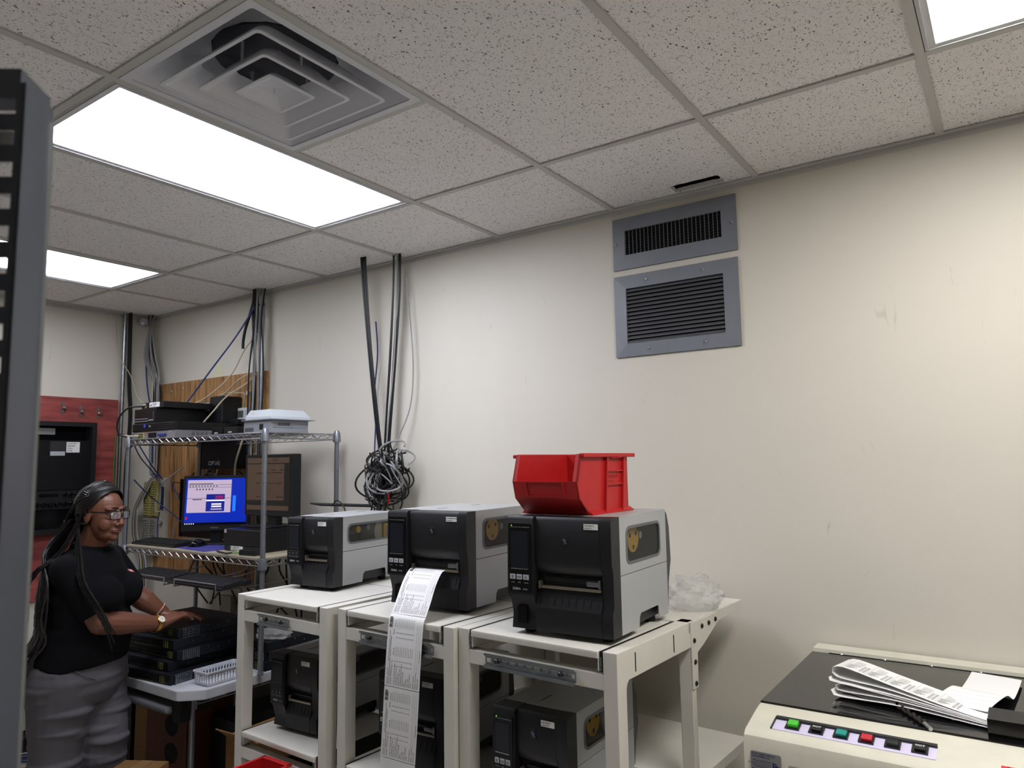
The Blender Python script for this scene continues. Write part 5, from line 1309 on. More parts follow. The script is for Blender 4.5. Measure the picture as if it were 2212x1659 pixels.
for k in range(12):
    x = random.uniform(-2.1, -1.15); z = random.uniform(1.45, 1.78)
    pts = [(x, -.06, z)]
    for j in range(4): x += random.uniform(-.16, .16); z += random.uniform(-.14, .06); pts.append((x, -.07-random.uniform(0, .06), z))
    cable('stray COL cable snaking over the plywood behind the rack', pts, random.choice((.003, .004, .006)), random.choice(('black', 'black', 'cream', 'grey')), 'stray cables on the plywood')
for k in range(8):
    x = -2.46+k*.018; 
    cable('COL cable falling in the loose bundle left of the punch-down blocks', [(-2.30+k*.005, -.07, 1.60), (-2.40, -.09, 1.48-k*.01), (-2.46+k*.008, -.10, 1.36), (-2.47+k*.009, -.09, 1.2), (-2.40+k*.012, -.08, 1.05), (-2.38+k*.012, -.08, .8)], .0045, ('grey', 'blue', 'cream', 'yellow', 'black', 'grey', 'blue', 'cream')[k], 'loose cables by the punch-down blocks')
random.seed(51)
for k in range(14):
    x = -1.6+k*.085+random.uniform(-.03, .03)
    cable('COL cable drooping under the middle rack shelf', [(x, -.14, 1.19), (x+random.uniform(-.05, .05), -.16, 1.10), (x+random.uniform(-.1, .1), -.14, 1.0), (x+random.uniform(-.15, .15), -.12, .85)], .005, random.choice(('black', 'black', 'grey')), 'cables drooping below the middle shelf')
t = thing('splice_box', 'black splice box with white lettering on the plywood', 'box', (-1.47, -.021, 1.655)); obj('case', MB().rbox(-.185, .185, -.085, 0, 0, .30, .006), black_pl, t)
tx = MB(); put_text(tx, 'CORNING', .036, TR(-.105, -.0855, .025) @ FRONT, bold=True, sx=.72); obj('lettering', tx, stk_m, t, sm=False)
t = thing('splice_box', 'black box with a clear hood above the splice box', 'box', (-1.52, -.021, 1.93)); obj('case', MB().rbox(.02, .155, -.14, 0, 0, .17, .012), black_pl, t); obj('tray', MB().box(-.12, .02, -.12, 0, .0, .06), dark_met, t, sm=False)
obj('hood', MB().rbox(-.11, .018, -.11, 0, .062, .15, .008), mat('smoked_hood', '#6a6f68', .15, alpha=.45), t)
t = thing('thermostat', 'white thermostat reading 72 on the plywood', 'thermostat', (-1.33, -.021, 1.925)); obj('case', MB().rbox(-.072, .072, -.03, 0, 0, .103, .006), white_pl, t)
dsp = obj('display', MB().box(-.035, .022, -.031, -.03, .042, .086), mat('lcd_grey', '#5c6258', .2), t, sm=False); tx = MB(); put_text(tx, '72', .034, TR(-.006, -.0315, .051) @ FRONT, 'CENTER'); obj('digits', tx, ink, dsp, sm=False)
for k, (x, z) in enumerate(((.045, .078), (.045, .062), (-.035, .02), (.02, .02))): obj('button', MB().box(x-.007, x+.007, -.032, -.03, z-.003, z+.003), btn_m, t, sm=False)
t = thing('wall_box', 'small white box with rounded corners on the plywood', 'box', (-1.735, -.021, 1.70)); obj('case', MB().rbox(-.035, .035, -.03, 0, 0, .155, .012), white_pl, t)
t = thing('wall_clip', 'tiny white cable clip on the plywood above the thermostat', 'clip', (-1.295, -.0205, 2.105)); obj('clip', MB().rbox(-.012, .012, -.016, 0, 0, .026, .003), white_pl, t)
t = obj('sticky_note', MB().box(0, .075, -.0008, 0, 0, .085), mat('pale_yellow_note', '#cfcdb0', .8), loc=(-1.69, -.0002, 2.245)); tag(t, 'pale yellow note on the wall above the plywood', 'note')
t = thing('speaker_panel', 'tall black panel leaning behind the blue-screen monitor', 'panel', (-1.62, -.135, zm)); obj('panel', MB().rbox(-.20, .20, 0, .03, 0, .36, .004), dark_met, t); obj('edge', MB().box(-.205, -.19, -.004, .034, 0, .36), black_gl, t, sm=False)
t = thing('wall_outlet', 'white junction box on the wall below the middle shelf', 'outlet', (-1.45, -.021, .78)); obj('case', MB().rbox(-.06, .06, -.03, 0, 0, .11, .006), mat('dull_white_box', '#9a978c', .5), t)

# ------------------------------------------------------------------ things under the table and on the floor
card = mat('corrugated_card', '#7d5b33', .8, noise=(40, .12)); card2 = mat('printed_brown_card', '#5a2c1c', .75, noise=(30, .12))
def carton(label, x, y, z, rz, w_, d_, h_, m_, mark=None, flaps=True):
    t = thing('cardboard_box', label, 'box', (x, y, z), rz)
    obj('body', MB().box(-w_/2, w_/2, -d_/2, d_/2, 0, h_), m_, t, sm=False)
    obj('tape', MB().box(-.025, .025, -d_/2-.0005, d_/2+.0005, h_-.05, h_+.0006), mat('brown_tape', '#8a6d45', .3), t, sm=False)
    if flaps:
        obj('flap', MB().box(-w_/2, w_/2, -.002, .002, 0, .07), m_, t, (0, -d_/2, h_), (.9, 0, 0), sm=False)
    if mark:
        tx = MB(); put_text(tx, mark[0], mark[1], TR(mark[2], -d_/2-.0006, mark[3]) @ FRONT, bold=True); obj('print', tx, ink, t, sm=False)
    return t
b1 = carton('red-brown printed carton under the clipped table corner', -1.02, -.52, 0, .12, .30, .28, .50, card2, None, False)
mk = MB(); mk.lathe([(.045, -.1405), (.050, -.1408), (.050, -.1405)], (.04, 0, .40), 22, axis='y').lathe([(.045, -.1405), (.050, -.1408), (.050, -.1405)], (.04, 0, .27), 22, axis='y'); obj('print', mk, ink, b1, sm=False)
carton('tan carton in the dark under the table', -1.32, -.42, 0, 0, .28, .30, .46, card, None, False)
carton('tan carton standing beside the left stand', -.27, -.62, 0, .05, .20, .26, .50, card, ('SA', .05, .02, .36))
carton('open tan carton on the floor at the knees of the person', -.60, -1.03, 0, .5, .20, .18, .40, card)
t = thing('computer_tower', 'dark computer tower in the shadow under the table', 'computer', (-.75, -.30, 0)); obj('case', MB().rbox(-.10, .10, -.2, .2, 0, .44, .006), dark_met, t); obj('bezel', MB().rbox(-.095, .095, -.215, -.2, .01, .43, .004), black_pl, t); obj('drive_slot', MB().box(-.08, .08, -.217, -.215, .36, .38), char, t, sm=False)
t = thing('computer_tower', 'second dark computer tower against the wall under the table', 'computer', (-1.70, -.30, 0)); obj('case', MB().rbox(-.10, .10, -.2, .2, 0, .46, .006), dark_met, t); obj('bezel', MB().rbox(-.095, .095, -.215, -.2, .01, .45, .004), black_pl, t)
t = thing('cable_raceway', 'black cable trunking along the foot of the end wall', 'raceway', (XL+.04, -.8, 0)); obj('trunk', MB().box(-.03, .03, -.6, .6, 0, .07), black_rub, t, sm=False); obj('cover', MB().box(-.031, .031, -.6, .6, .07, .074), char, t, sm=False)
random.seed(61)
for k in range(10):
    y = -.95+k*.05
    cable('loose COL cable lying on the floor by the end wall', [(-2.38, y-.2, .01), (-2.28+random.uniform(-.06, .1), y-.05, .02), (-2.15+random.uniform(-.1, .1), y+.12, .012), (-2.2+random.uniform(-.1, .1), y+.3, .02), (-2.0, y+.5, .012)], .006, random.choice(('black', 'blue', 'cream', 'black')), 'loose floor cables')
for k in (0, 1):
    cable('blue cable slanting down the end wall behind the person, '+('upper' if k == 0 else 'lower')+' of two', [(-2.46, -.90-k*.03, .30-k*.16), (-2.44, -.72, .56-k*.16), (-2.44, -.55, .74-k*.16)], .005, 'blue')
t = thing('wall_jack', 'small grey socket on the end wall behind the braids', 'socket', (XL+.001, -.74, .74)); obj('plate', MB().rbox(0, .02, -.03, .03, 0, .10, .004), mat('grey_socket', '#77776f', .5), t)
for k in range(4): obj('slot', MB().box(.02, .021, -.022, .022, .016+k*.02, .026+k*.02), char, t, sm=False)

# ------------------------------------------------------------------ equipment rack upright close to the viewer
rp_m = mat('dark_grey_rack_steel', '#4b505a', .4, .3)
ru = thing('server_rack', 'dark perforated server rack upright close at the left edge', 'server rack', (1.926, -2.511, 0))
uz = 1.992
d1 = Vector((-.79, -.61, 0)).normalized(); d2 = Vector((-.686, .727, 0)).normalized()   # perforated face, return flange
def plank(mb, a, b_, z0, z1, th, nrm):
    a = Vector(a); b_ = Vector(b_); n = Vector(nrm).normalized()*th
    v = [(*a.xy, z0), (*b_.xy, z0), (*(b_+n).xy, z0), (*(a+n).xy, z0), (*a.xy, z1), (*b_.xy, z1), (*(b_+n).xy, z1), (*(a+n).xy, z1)]
    mb.add(v, [(0,3,2,1),(4,5,6,7),(0,1,5,4),(1,2,6,5),(2,3,7,6),(3,0,4,7)])
mb = MB(); plank(mb, (0, 0, 0), d1*.007, 0, uz, .0025, d2); plank(mb, d1*.026, d1*.06, 0, uz, .0025, d2)
zz = uz-.014; hi = uz
while zz > .02:                                                   # bridges between the holes
    plank(mb, d1*.007, d1*.026, zz, hi, .0025, d2); hi = zz-.013; zz -= .0270
plank(mb, d1*.007, d1*.026, 0, hi, .0025, d2)
plank(mb, d1*.06, d1*.06+d2*.04, 0, uz, .0025, d1*-1)
obj('perforated_face', mb, rp_m, ru, sm=False)
mb = MB(); plank(mb, (0, 0, 0), d2*.048, 0, uz, .0025, d1); obj('return_flange', mb, rp_m, ru, sm=False)
mb = MB(); plank(mb, d2*.046, d2*.048+d1*-.002, 0, uz-.012, .002, d1); obj('edge_lip', mb, mat('pale_edge', '#8a8d90', .35, .7), ru, sm=False)  # lip in a paler grey than the flange
mb = MB(); plank(mb, d1*.004, d1*.10, uz, uz+.012, .05, d2); obj('top_rail', mb, rp_m, ru, sm=False)
for k in (1, 9, 17, 26):
    z = uz-.0205-k*.0270
    obj('cage_nut', MB().box(-.007, .007, -.003, .003, -.006, .006, M=TR(d1*.0165+d2*.006+Vector((0, 0, z))) @ RZ(math.atan2(d1.y, d1.x))), chrome, ru, sm=False)
obj('cabinet', MB().prism([tuple((d1*a+d2*b_).xy) for a, b_ in ((.062, .05), (.50, .05), (.50, -.06), (.062, -.06))], 'z', .05, uz), dark_met, ru, sm=False)  # unseen rack body, added to block bounce light from the left
obj('plinth', MB().prism([tuple((d1*a+d2*b_).xy) for a, b_ in ((.08, .03), (.48, .03), (.48, -.04), (.08, -.04))], 'z', 0, .05), black_rub, ru, sm=False)
# ------------------------------------------------------------------ the person at the table
from mathutils import noise as mnoise
FW = Vector((math.cos(math.radians(35)), math.sin(math.radians(35)), 0)); RT = Vector((FW.y, -FW.x, 0))
def Wp(c, a, b, z): return Vector((c[0], c[1], 0))+FW*a+RT*b+Vector((0, 0, z))
c0, c1, c2 = (-.932, -1.124), (-.888, -1.128), (-.848, -1.133)
HC = Vector((-.774, -1.126, 1.474)); fa = math.radians(22)
HF = Vector((math.cos(fa), math.sin(fa), 0)); HR = Vector((HF.y, -HF.x, 0)); HU = Vector((0, 0, 1))
HF = (HF+HU*-.05).normalized(); HU = HR.cross(HF).normalized()
HM = Matrix((HF, HR, HU)).transposed()
def Hd(a, b, c): return HC+HF*a+HR*b+HU*c
def capsule(mb, p, q, r1, r2=None, flat0=False, flat1=False, n=14):
    r2 = r1 if r2 is None else r2
    p = Vector(p); q = Vector(q)
    mb.tube([p, p.lerp(q, .5), q], [r1, (r1+r2)/2, r2], n)
    if not flat0: mb.ball(p, r1, n, 8)
    if not flat1: mb.ball(q, r2, n, 8)
def loft(mb, secs, n=28):
    """stacked ellipses: (centre xy, forward half-depth, half-width, z)"""
    v = []
    for c, a, b, z in secs:
        for j in range(n):
            t = 2*PI*j/n; v.append(Wp(c, a*math.cos(t), b*math.sin(t), z))
    k = len(secs)
    f = [(i*n+j, i*n+(j+1) % n, (i+1)*n+(j+1) % n, (i+1)*n+j) for i in range(k-1) for j in range(n)]
    f += [tuple(range(n))[::-1], tuple(range((k-1)*n, k*n))]
    mb.add(v, f)
def fuse(name, mb, voxel, it, mats, parent, warp=None):
    """one continuous skin over all the pieces"""
    me = bpy.data.meshes.new('raw'); me.from_pydata([tuple(p) for p in mb.v], [], mb.f)
    bm = bmesh.new(); bm.from_mesh(me); bmesh.ops.recalc_face_normals(bm, faces=bm.faces); bm.to_mesh(me); bm.free()
    o = bpy.data.objects.new('raw', me); COL.objects.link(o)
    m1 = o.modifiers.new('r', 'REMESH'); m1.mode = 'VOXEL'; m1.voxel_size = voxel
    m2 = o.modifiers.new('s', 'SMOOTH'); m2.factor = .5; m2.iterations = it
    dg = bpy.context.evaluated_depsgraph_get(); out = bpy.data.meshes.new_from_object(o.evaluated_get(dg)); out.name = name
    bpy.data.objects.remove(o); bpy.data.meshes.remove(me)
    if warp:
        nr = [v.normal.copy() for v in out.vertices]
        for v, nv in zip(out.vertices, nr): v.co = v.co+nv*warp(v.co)
    r = obj(name, out, mats, parent, sm=False)
    for p in out.polygons: p.use_smooth = True
    return r
def loc_mesh(o, parent):
    o.data.transform(Matrix.Translation(-Vector(parent.location)))
pers = thing('person', 'person with long braids and glasses in black shirt and grey trousers, leaning on the switches', 'person', (-.93, -1.11, 0))
skin = mat('brown_skin', '#6d4534', .42, noise=(60, .08), bump=(500, .05))
shirt_m = mat('black_cotton', '#08090c', .95, bump=(900, .2), spec=.2)
trou_m = mat('grey_woven_cloth', '#565459', .9, noise=(350, .18), bump=(800, .3))
hair_m = mat('black_braided_hair', '#0c0a0a', .38, noise=(200, .3))
# ---- joints
SR, SLf = Wp(c2, .0, .165, 1.245), Wp(c2, .0, -.165, 1.245)
ER, WR = Vector((-.700, -1.150, 1.015)), Vector((-.722, -.868, .958))
EL, WL = Vector((-.925, -.885, 1.075)), Vector((-.868, -.775, .976))
HPR, HPL = Wp(c0, 0, .10, .78), Wp(c0, .0, -.10, .78)
KR, AR = Vector((-.905, -1.215, .47)), Vector((-.940, -1.205, .09))
KL, AL = Vector((-.885, -1.022, .47)), Vector((-.925, -1.010, .09))
bd = MB()
# head
bd.ball(Hd(-.012, 0, .030), (.095, .076, .086), 24, 16, M=HM); bd.ball(Hd(.026, 0, -.036), (.066, .063, .082), 24, 16, M=HM)
bd.ball(Hd(.034, 0, -.086), (.050, .048, .032), 18, 12, M=HM); bd.ball(Hd(.070, 0, -.098), .020, 14, 10)
for s in (-1, 1):
    bd.ball(Hd(.052, s*.036, -.040), (.034, .030, .036), 14, 10, M=HM); bd.ball(Hd(-.006, s*.076, -.012), (.018, .008, .028), 12, 8, M=HM)
    bd.ball(Hd(.094, s*.0145, -.043), (.012, .010, .009), 12, 8, M=HM)
    bd.ball(Hd(.074, s*.031, .024), (.020, .028, .010), 12, 8, M=HM)
    bd.ball(Hd(.072, s*.034, -.013), (.016, .022, .008), 12, 8, M=HM)
capsule(bd, Hd(.084, 0, .012), Hd(.104, 0, -.034), .009, .0125); bd.ball(Hd(.106, 0, -.039), (.0125, .015, .011), 14, 10, M=HM)
bd.ball(Hd(.068, 0, -.066), (.030, .032, .024), 16, 12, M=HM)
capsule(bd, Wp(c2, -.005, 0, 1.29), Hd(-.015, 0, -.07), .064, .055)
# trunk and limbs (continuous under the clothes)
loft(bd, [(c0, .14, .19, .74), (c0, .15, .20, .84), (c1, .14, .18, .97), (c2, .13, .17, 1.13), (c2, .11, .17, 1.25), (c2, .06, .08, 1.33)])
for a, b_, h_ in ((SR, ER, WR), (SLf, EL, WL)):
    capsule(bd, a, b_, .060, .050); capsule(bd, b_, b_.lerp(h_, .35), .050, .050); capsule(bd, b_.lerp(h_, .35), h_, .050, .030)
for h_, k_, a_ in ((HPR, KR, AR), (HPL, KL, AL)):
    capsule(bd, h_, k_, .11, .075); capsule(bd, k_, k_.lerp(a_, .35), .075, .075); capsule(bd, k_.lerp(a_, .35), a_, .075, .045)
def hand(mb, w, hd, hl, zt, tips):
    """palm fan and five bent fingers; hl points from thumb side to little-finger side"""
    w = Vector(w); up = Vector((0, 0, 1)); nails = []
    spec = ((-.037, .086, .042, .028, .022, .0084), (-.0125, .092, .046, .031, .023, .0086), (.0125, .088, .042, .029, .022, .0083), (.036, .076, .033, .023, .019, .0074))
    for off, kd, l1, l2, l3, r in spec:
        kn = w+hd*kd+hl*off+up*(zt[0]-w.z)
        capsule(mb, w+hl*off*.45, kn, .020, r*1.45)
        d = (hd+hl*off*3.4).normalized()
        p1 = kn+d*l1+up*zt[1]; p2 = p1+d*l2*.86+up*-l2*.52; p3 = p2+d*l3*.62+up*-l3*.78
        p3.z = max(p3.z, tips+r*.8); p2.z = max(p2.z, tips+r)
        capsule(mb, kn, p1, r*1.18, r*1.08); capsule(mb, p1, p2, r*1.08, r*.98); capsule(mb, p2, p3, r*.98, r*.82)
        nails.append((p2, p3, r))
    t0 = w+hd*.028-hl*.020+up*-.004; t1 = w+hd*.062-hl*.052+up*-.012; t2 = w+hd*.092-hl*.058+up*-.018; t3 = w+hd*.112-hl*.052+up*-.022
    for a, b_, r1, r2 in ((t0, t1, .018, .013), (t1, t2, .0125, .011), (t2, t3, .0105, .009)):
        a.z = max(a.z, tips+r1); b_.z = max(b_.z, tips+r2); capsule(mb, a, b_, r1, r2)
    return nails
hdR = Vector((-.20, .98, 0)).normalized(); hlR = Vector((hdR.y, -hdR.x, 0))
nlR = hand(bd, WR, hdR, hlR, (.974, .003), .9195)
hdL = Vector((.42, .91, 0)).normalized(); hlL = -Vector((hdL.y, -hdL.x, 0))
nlL = hand(bd, WL+Vector((0, 0, -.008)), hdL, hlL, (.954, .0), .9195)
body = fuse('body', bd, .0030, 4, skin, pers); loc_mesh(body, pers)
# ---- shirt
sh = MB()
loft(sh, [((-.916, -1.121), .178, .226, .838), ((-.900, -1.117), .168, .220, .90), ((-.872, -1.117), .150, .204, 1.0), (c2, .150, .194, 1.12), (c2, .140, .190, 1.22), (c2, .105, .165, 1.285), (c2, .075, .095, 1.325)])
for s in (-1, 1): sh.ball(Wp(c2, .105, s*.085, 1.130), (.088, .088, .085), 18, 12)
sh.ball(Wp(c1, .075, 0, .965), (.125, .16, .13), 18, 12, M=Matrix((FW, RT, Vector((0, 0, 1)))).transposed())
for a, b_, k in ((SR, ER, .80), (SLf, EL, .75)):
    capsule(sh, a, a.lerp(b_, k), .066, .072, False, True, 18)
    capsule(sh, Wp(c2, 0, 0, 1.275), a, .072, .062)
def wr_shirt(p):
    return .0065*mnoise.noise(p*7)+.004*mnoise.noise(Vector((p.x*5, p.y*5, p.z*22)))+.0015
shirt = fuse('shirt', sh, .0075, 4, shirt_m, pers, wr_shirt)
for v in shirt.data.vertices:
    k_ = max(0, min(1, (.90-v.co.z)/.05))
    v.co.z += k_*(.022*mnoise.noise(Vector((v.co.x*9, v.co.y*9, 2)))-.008)
cl_ = MB(); ring = [Wp(c2, .010+.072*math.cos(t), .078*math.sin(t), 1.325+.012*math.cos(t+PI)) for t in [2*PI*i/24 for i in range(25)]]
cl_.tube(ring, .013, 8, caps=False); collar = obj('collar', cl_, shirt_m, shirt)
bpy.context.view_layer.update()
def on_surface(o, origin, direction):
    hit, loc, nor, _ = o.ray_cast(origin, direction); return (loc, nor) if hit else (origin, -direction)
lo_, ln_ = on_surface(shirt, Wp(c2, .6, -.085, 1.205), -FW)
lgm = MB(); Q = ln_.to_track_quat('Z', 'Y').to_matrix().to_4x4()
lgm.lathe([(.012, .0008), (.017, .0008), (.017, .002), (.0, .002)], (0, 0, 0), 16); lgm.v = [tuple((Matrix.Translation(lo_) @ Q) @ Vector(p)) for p in lgm.v]
logo = obj('chest_emblem', lgm, mat('red_emblem', '#8d1f33', .7), shirt)
lg2 = MB(); lg2.box(-.003, .003, -.010, .010, .002, .003).box(-.009, .009, -.002, .004, .002, .003); lg2.v = [tuple((Matrix.Translation(lo_) @ Q) @ Vector(p)) for p in lg2.v]
logo2 = obj('emblem_mark', lg2, stk_m, shirt)
for o in (shirt, collar, logo, logo2): loc_mesh(o, pers)
# ---- trousers
tr = MB()
loft(tr, [(c0, .150, .19, .66), (c0, .178, .226, .72), (c0, .180, .232, .80), ((-.917, -1.125), .172, .215, .90)])
tr.ball(Wp(c0, -.085, .085, .76), (.125, .125, .12), 18, 12); tr.ball(Wp(c0, -.085, -.085, .76), (.125, .125, .12), 18, 12)
for h_, k_, a_ in ((HPR, KR, AR), (HPL, KL, AL)):
    capsule(tr, h_, k_, .146, .100, n=20); capsule(tr, k_, a_.lerp(k_, .45), .100, .092, n=18); capsule(tr, a_.lerp(k_, .45), a_, .092, .068, False, True, 18)
def wr_tr(p):
    k = max(0, 1-abs(p.z-.52)/.30)
    return .030*(.35+k)*max(0, mnoise.noise(Vector((p.x*4, p.y*4, p.z*24)))-.10)+.003*mnoise.noise(p*14)
trou = fuse('trousers', tr, .0065, 5, trou_m, pers, wr_tr); loc_mesh(trou, pers)
pk = obj('pocket_seam', MB().tube([on_surface(shirt, Vector((9, 9, 9)), Vector((0, 0, 1)))[0]]*0+[Wp(c0, .10, .20, .83), Wp(c0, .135, .17, .80), Wp(c0, .155, .13, .775)], .002, 5), trou_m, trou); loc_mesh(pk, pers)
# ---- shoes
for a_ in (AR, AL):
    s_ = MB(); base = Vector((a_.x, a_.y, 0))
    pts = [base+FW*-.07+Vector((0, 0, .045)), base+FW*.04+Vector((0, 0, .045)), base+FW*.15+Vector((0, 0, .036))]
    capsule(s_, pts[0], pts[1], .044, .046); capsule(s_, pts[1], pts[2], .046, .035); capsule(s_, pts[0], base+Vector((0, 0, .12)), .044, .05)
    for i, p in enumerate(s_.v): s_.v[i] = (p[0], p[1], max(.001, p[2]))
    so = fuse('shoe', s_, .007, 4, black_pl, pers); loc_mesh(so, pers)
# ---- face details
lip = mat('dusky_lip', '#6c3d39', .45); dark_brow = mat('dark_brow', '#150d0a', .7)
eyw = mat('eye_white', '#b9b2a8', .25); iris = mat('dark_iris', '#140c08', .15)
for s in (-1, 1):
    e = obj('eye', MB().ball(Hd(.0775, s*.031, .003), .0118, 14, 10), eyw, body)
    i_ = obj('iris', MB().ball(Hd(.0862, s*.0295, .002), (.0040, .0055, .0055), 12, 8, M=HM), iris, body)
    b_ = obj('eyebrow', MB().tube(spline([Hd(.0965, s*.014, .0235), Hd(.0955, s*.030, .031), Hd(.084, s*.048, .026)], 5), [.0022]+[.0032]*8+[.0018]*2, 7), dark_brow, body)
    ul = obj('eyelid', MB().tube(spline([Hd(.0865, s*.019, .004), Hd(.0885, s*.030, .0115), Hd(.080, s*.043, .005)], 5), .0026, 6), skin, body)
    for o in (e, i_, b_, ul): loc_mesh(o, pers)
lp_ = MB()
lp_.tube(spline([Hd(.083, -.025, -.0655), Hd(.0945, -.012, -.0660), Hd(.0965, 0, -.0675), Hd(.0945, .012, -.0660), Hd(.083, .025, -.0655)], 6), [.0014]+[.0036]*23+[.0014], 8)
lp_.tube(spline([Hd(.083, -.024, -.0665), Hd(.0930, -.012, -.0735), Hd(.0950, 0, -.0748), Hd(.0930, .012, -.0735), Hd(.083, .024, -.0665)], 6), [.0014]+[.0044]*23+[.0014], 8)
o = obj('lips', lp_, lip, body); loc_mesh(o, pers)
for k, (p2, p3, r) in enumerate(nlR):
    d = (p3-p2).normalized(); o = obj('fingernail', MB().ball(p3+d*.004+Vector((0, 0, r*.45)), (r*.55, r*1.0, r*.35), 10, 6), mat('pale_nail', '#c9a79a', .25), body); loc_mesh(o, pers)
# ---- hair: scalp cap and many long braids
hp = bmesh.new(); bmesh.ops.create_uvsphere(hp, u_segments=96, v_segments=72, radius=1)
kill = []
for v in hp.verts:
    a, b_, c = v.co.x*.104-.016, v.co.y*.085, v.co.z*.096+.033
    front = .0+.80*(c-.022) if c > .022 else -.012
    if a > front+.012*abs(b_)/.08 or c < -.045: kill.append(v)
    v.co = Hd(a, b_, c)
bmesh.ops.delete(hp, geom=kill, context='VERTS')
me = bpy.data.meshes.new('hair'); hp.to_mesh(me); hp.free()
hair = obj('hair', me, hair_m, pers); sol = hair.modifiers.new('t', 'SOLIDIFY'); sol.thickness = .006; loc_mesh(hair, pers)
def braid(pts, r, k=9):
    P = spline(pts, k); rs = []
    for i in range(len(P)): rs.append(r*(1+.22*math.sin(i*2.1))*(1 if i < len(P)*.8 else max(.25, (len(P)-i)/(len(P)*.2))))
    o = obj('braid', MB().tube(P, rs, 6), hair_m, hair); loc_mesh(o, pers); return o
random.seed(77)
def cap_pt(a, b_, lift=1.03):
    """point on the scalp above (a, b)"""
    x = (a+.016)/.104; y = b_/.085; q = max(.0, 1-x*x-y*y); return Hd(a, b_*lift, .033+.096*math.sqrt(q)*lift)
for s in (1, -1):
    n = 20 if s > 0 else 12
    for k in range(n):
        u = k/(n-1)
        # start at the hairline, run back over the scalp
        b0 = s*(.004+.070*u); a0 = .050-.050*u*u
        p = [cap_pt(a0, b0), cap_pt(a0-.035, b0*1.02+s*.004), cap_pt(a0-.075, min(.078, abs(b0)*1.0+.010)*s), Hd(-.112, s*(.012+.062*u), .010-.035*u), Hd(-.118, s*(.018+.066*u), -.055)]
        lat = s*(.05+.155*u)+random.uniform(-.02, .02); zend = random.uniform(.76, .92)
        def bk(R=.0): q = min(.97, abs(lat)/.215); return -(.130+R)*math.sqrt(1-q*q)-.010+random.uniform(-.012, .008)
        p += [Wp(c2, -.115, lat*.72, 1.31), Wp(c2, bk(), lat, 1.20), Wp(c2, bk(.01), lat*1.04, 1.08), Wp((-.872, -1.117), bk(.025), lat*1.06, .97), Wp(c0, bk(.05)-.005, lat*1.1+random.uniform(-.02, .02), .88), Wp(c0, bk(.06)-.015+random.uniform(-.03, .01), lat*1.1+random.uniform(-.03, .03), zend)]
        braid(p, .0062)
for k in range(34):                                       # loose outer braids on the near side
    lat = random.uniform(.06, .215); zend = random.uniform(.74, .90)
    def bk(R=.0): q = min(.97, abs(lat)/.215); return -(.136+R)*math.sqrt(1-q*q)-.014+random.uniform(-.014, .010)
    braid([Hd(-.105, random.uniform(.0, .06), -.03), Wp(c2, -.11, lat*.7, 1.322), Wp(c2, bk(), lat, 1.19), Wp(c2, bk(.01), lat*1.03, 1.06), Wp((-.872, -1.117), bk(.025), lat*1.05, .96), Wp(c0, bk(.05)-.008, lat*1.1, .87), Wp(c0, bk(.06)-.02+random.uniform(-.03, .02), lat*1.12+random.uniform(-.03, .03), zend)], .0054)
for dx in (0, .012, -.010):                               # braids falling in front of the near shoulder
    braid([Hd(-.055, .084, .0), Hd(-.030, .092, -.06), Wp(c2, .045+dx, .165, 1.300), Wp(c2, .095+dx, .215, 1.20), Wp(c2, .160+dx, .205, 1.09), Wp(c1, .205+dx, .175, 1.00), Wp(c1, .222+dx, .150, .93+dx*3)], .0060)
for dx in (0, .015):
    braid([Hd(-.02, .085, .02), Hd(-.035, .096, -.04), Wp(c2, -.05+dx, .150, 1.315), Wp(c2, -.12+dx, .20, 1.24), Wp(c2, -.17, .20, 1.12)], .0062)

# ---- glasses, watch, bracelet
gl = thing('eyeglasses', 'dark rectangular eyeglasses worn by the person', 'glasses', tuple(HC))
fm = mat('dark_tortoise_frame', '#1a0f0e', .25)
for s in (-1, 1):
    lp = rrect(s*.030-.0255, s*.030+.0255, -.019, .017, .010, 4)
    pts = [Hd(.107-abs(y_)*.10-(y_*y_)*2.2, y_, z_-.001) for y_, z_ in lp]
    o = obj('rim', MB().tube(pts+[pts[0]], .0021, 7, caps=False), fm, gl); loc_mesh(o, gl)
    ln = MB(); ln.add([Hd(.1066-abs(y_)*.10-(y_*y_)*2.2, y_, z_-.001) for y_, z_ in lp], [tuple(range(len(lp)))])
    o = obj('lens', ln, mat('spectacle_lens', '#e0e4e8', .03, alpha=.12), gl, sm=False); loc_mesh(o, gl)
    o = obj('temple', MB().tube(spline([Hd(.092, s*.056, .010), Hd(.060, s*.072, .011), Hd(.0, s*.083, .010), Hd(-.02, s*.086, .0)], 5), .0024, 7), fm, gl); loc_mesh(o, gl)
o = obj('bridge', MB().tube(spline([Hd(.1055, -.006, .004), Hd(.110, 0, .006), Hd(.1055, .006, .004)], 4), .0023, 7), fm, gl); loc_mesh(o, gl)
def wrist_ring(w, ax, ra, rb, n=26):
    ax = ax.normalized(); u = ax.cross(Vector((0, 0, 1))).normalized(); v = u.cross(ax)
    return [Vector(w)+u*(ra*math.cos(2*PI*i/n))+v*(rb*math.sin(2*PI*i/n)) for i in range(n+1)]
ax = (WR-ER).normalized(); wc = ER.lerp(WR, .93)
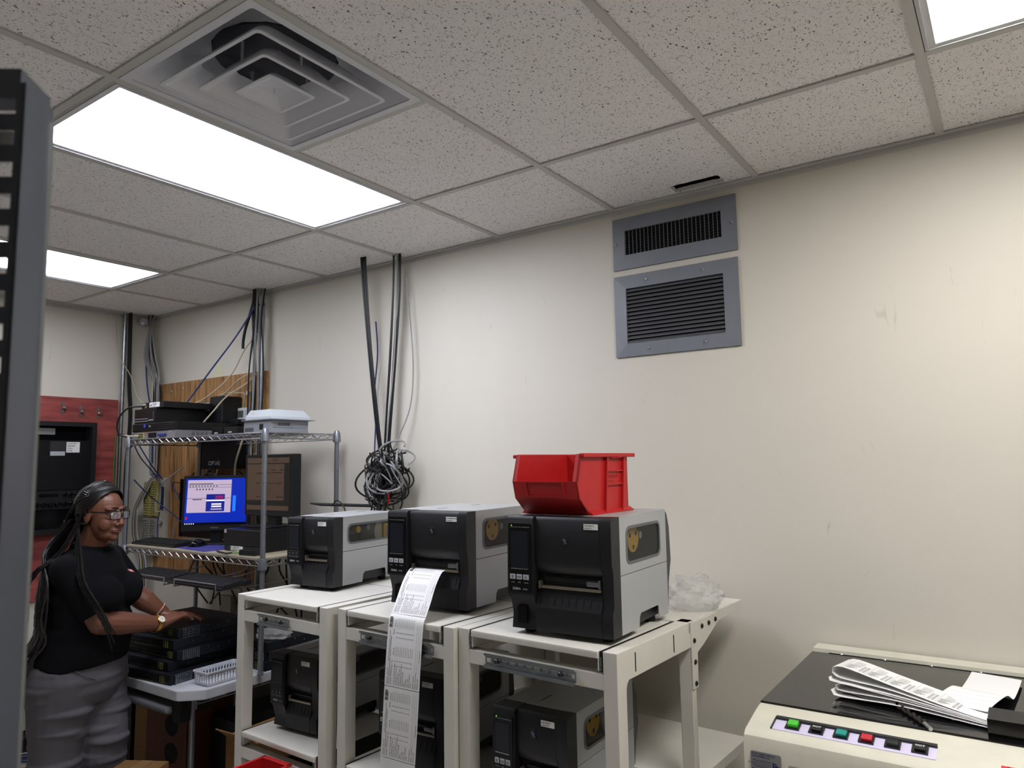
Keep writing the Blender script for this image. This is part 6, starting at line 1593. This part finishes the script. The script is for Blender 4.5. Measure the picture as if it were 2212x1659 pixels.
wa = thing('wristwatch', 'gold wristwatch with a white dial on the near wrist', 'watch', tuple(wc))
rg = wrist_ring(wc, ax, .0375, .0345)
o = obj('band', MB().tube([p-ax*.006 for p in rg], .0032, 6, caps=False).tube(rg, .0034, 6, caps=False).tube([p+ax*.006 for p in rg], .0032, 6, caps=False), gold, wa); loc_mesh(o, wa)
wn = (Vector((.72, -.42, .55))-ax*Vector((.72, -.42, .55)).dot(ax)).normalized()
Qw = wn.to_track_quat('Z', 'Y').to_matrix().to_4x4(); cp = wc+wn*.036
def disc(name, prof, m_, par):
    mb = MB().lathe(prof, (0, 0, 0), 24); mb.v = [tuple((Matrix.Translation(cp) @ Qw) @ Vector(p)) for p in mb.v]
    q = obj(name, mb, m_, par); loc_mesh(q, wa); return q
cs = disc('case', [(.016, -.004), (.0185, -.002), (.0185, .004), (.0165, .0055), (.0155, .0045), (.0, .0045)], gold, wa)
disc('dial', [(.0, .0046), (.0153, .0046), (.0153, .005), (.0, .005)], mat('white_dial', '#dedbd2', .3), cs)
hm = MB().box(-.0005, .0005, -.002, .011, .005, .0054).box(-.001, .008, -.0006, .0006, .005, .0054)
for k in range(12):
    a = k*PI/6; hm.box(.0128*math.cos(a)-.0006, .0128*math.cos(a)+.0006, .0128*math.sin(a)-.0006, .0128*math.sin(a)+.0006, .005, .0054)
hm.v = [tuple((Matrix.Translation(cp) @ Qw) @ Vector(p)) for p in hm.v]; o = obj('hands', hm, ink, cs, sm=False); loc_mesh(o, wa)
bx = (WL-EL).normalized(); bc = EL.lerp(WL, .88)
br_ = thing('bracelet', 'thin pale beaded bracelet on the far wrist', 'bracelet', tuple(bc))
o = obj('cord', MB().tube(wrist_ring(bc, bx, .037, .036), .002, 6, caps=False), mat('pale_bead', '#c9a58c', .4), br_); loc_mesh(o, br_)
for k, p in enumerate(wrist_ring(bc, bx, .0375, .0365, 32)[:-1]):
    o = obj('bead', MB().ball(p, .0029, 8, 6), mat('pale_bead', '#c9a58c', .4), br_); loc_mesh(o, br_)
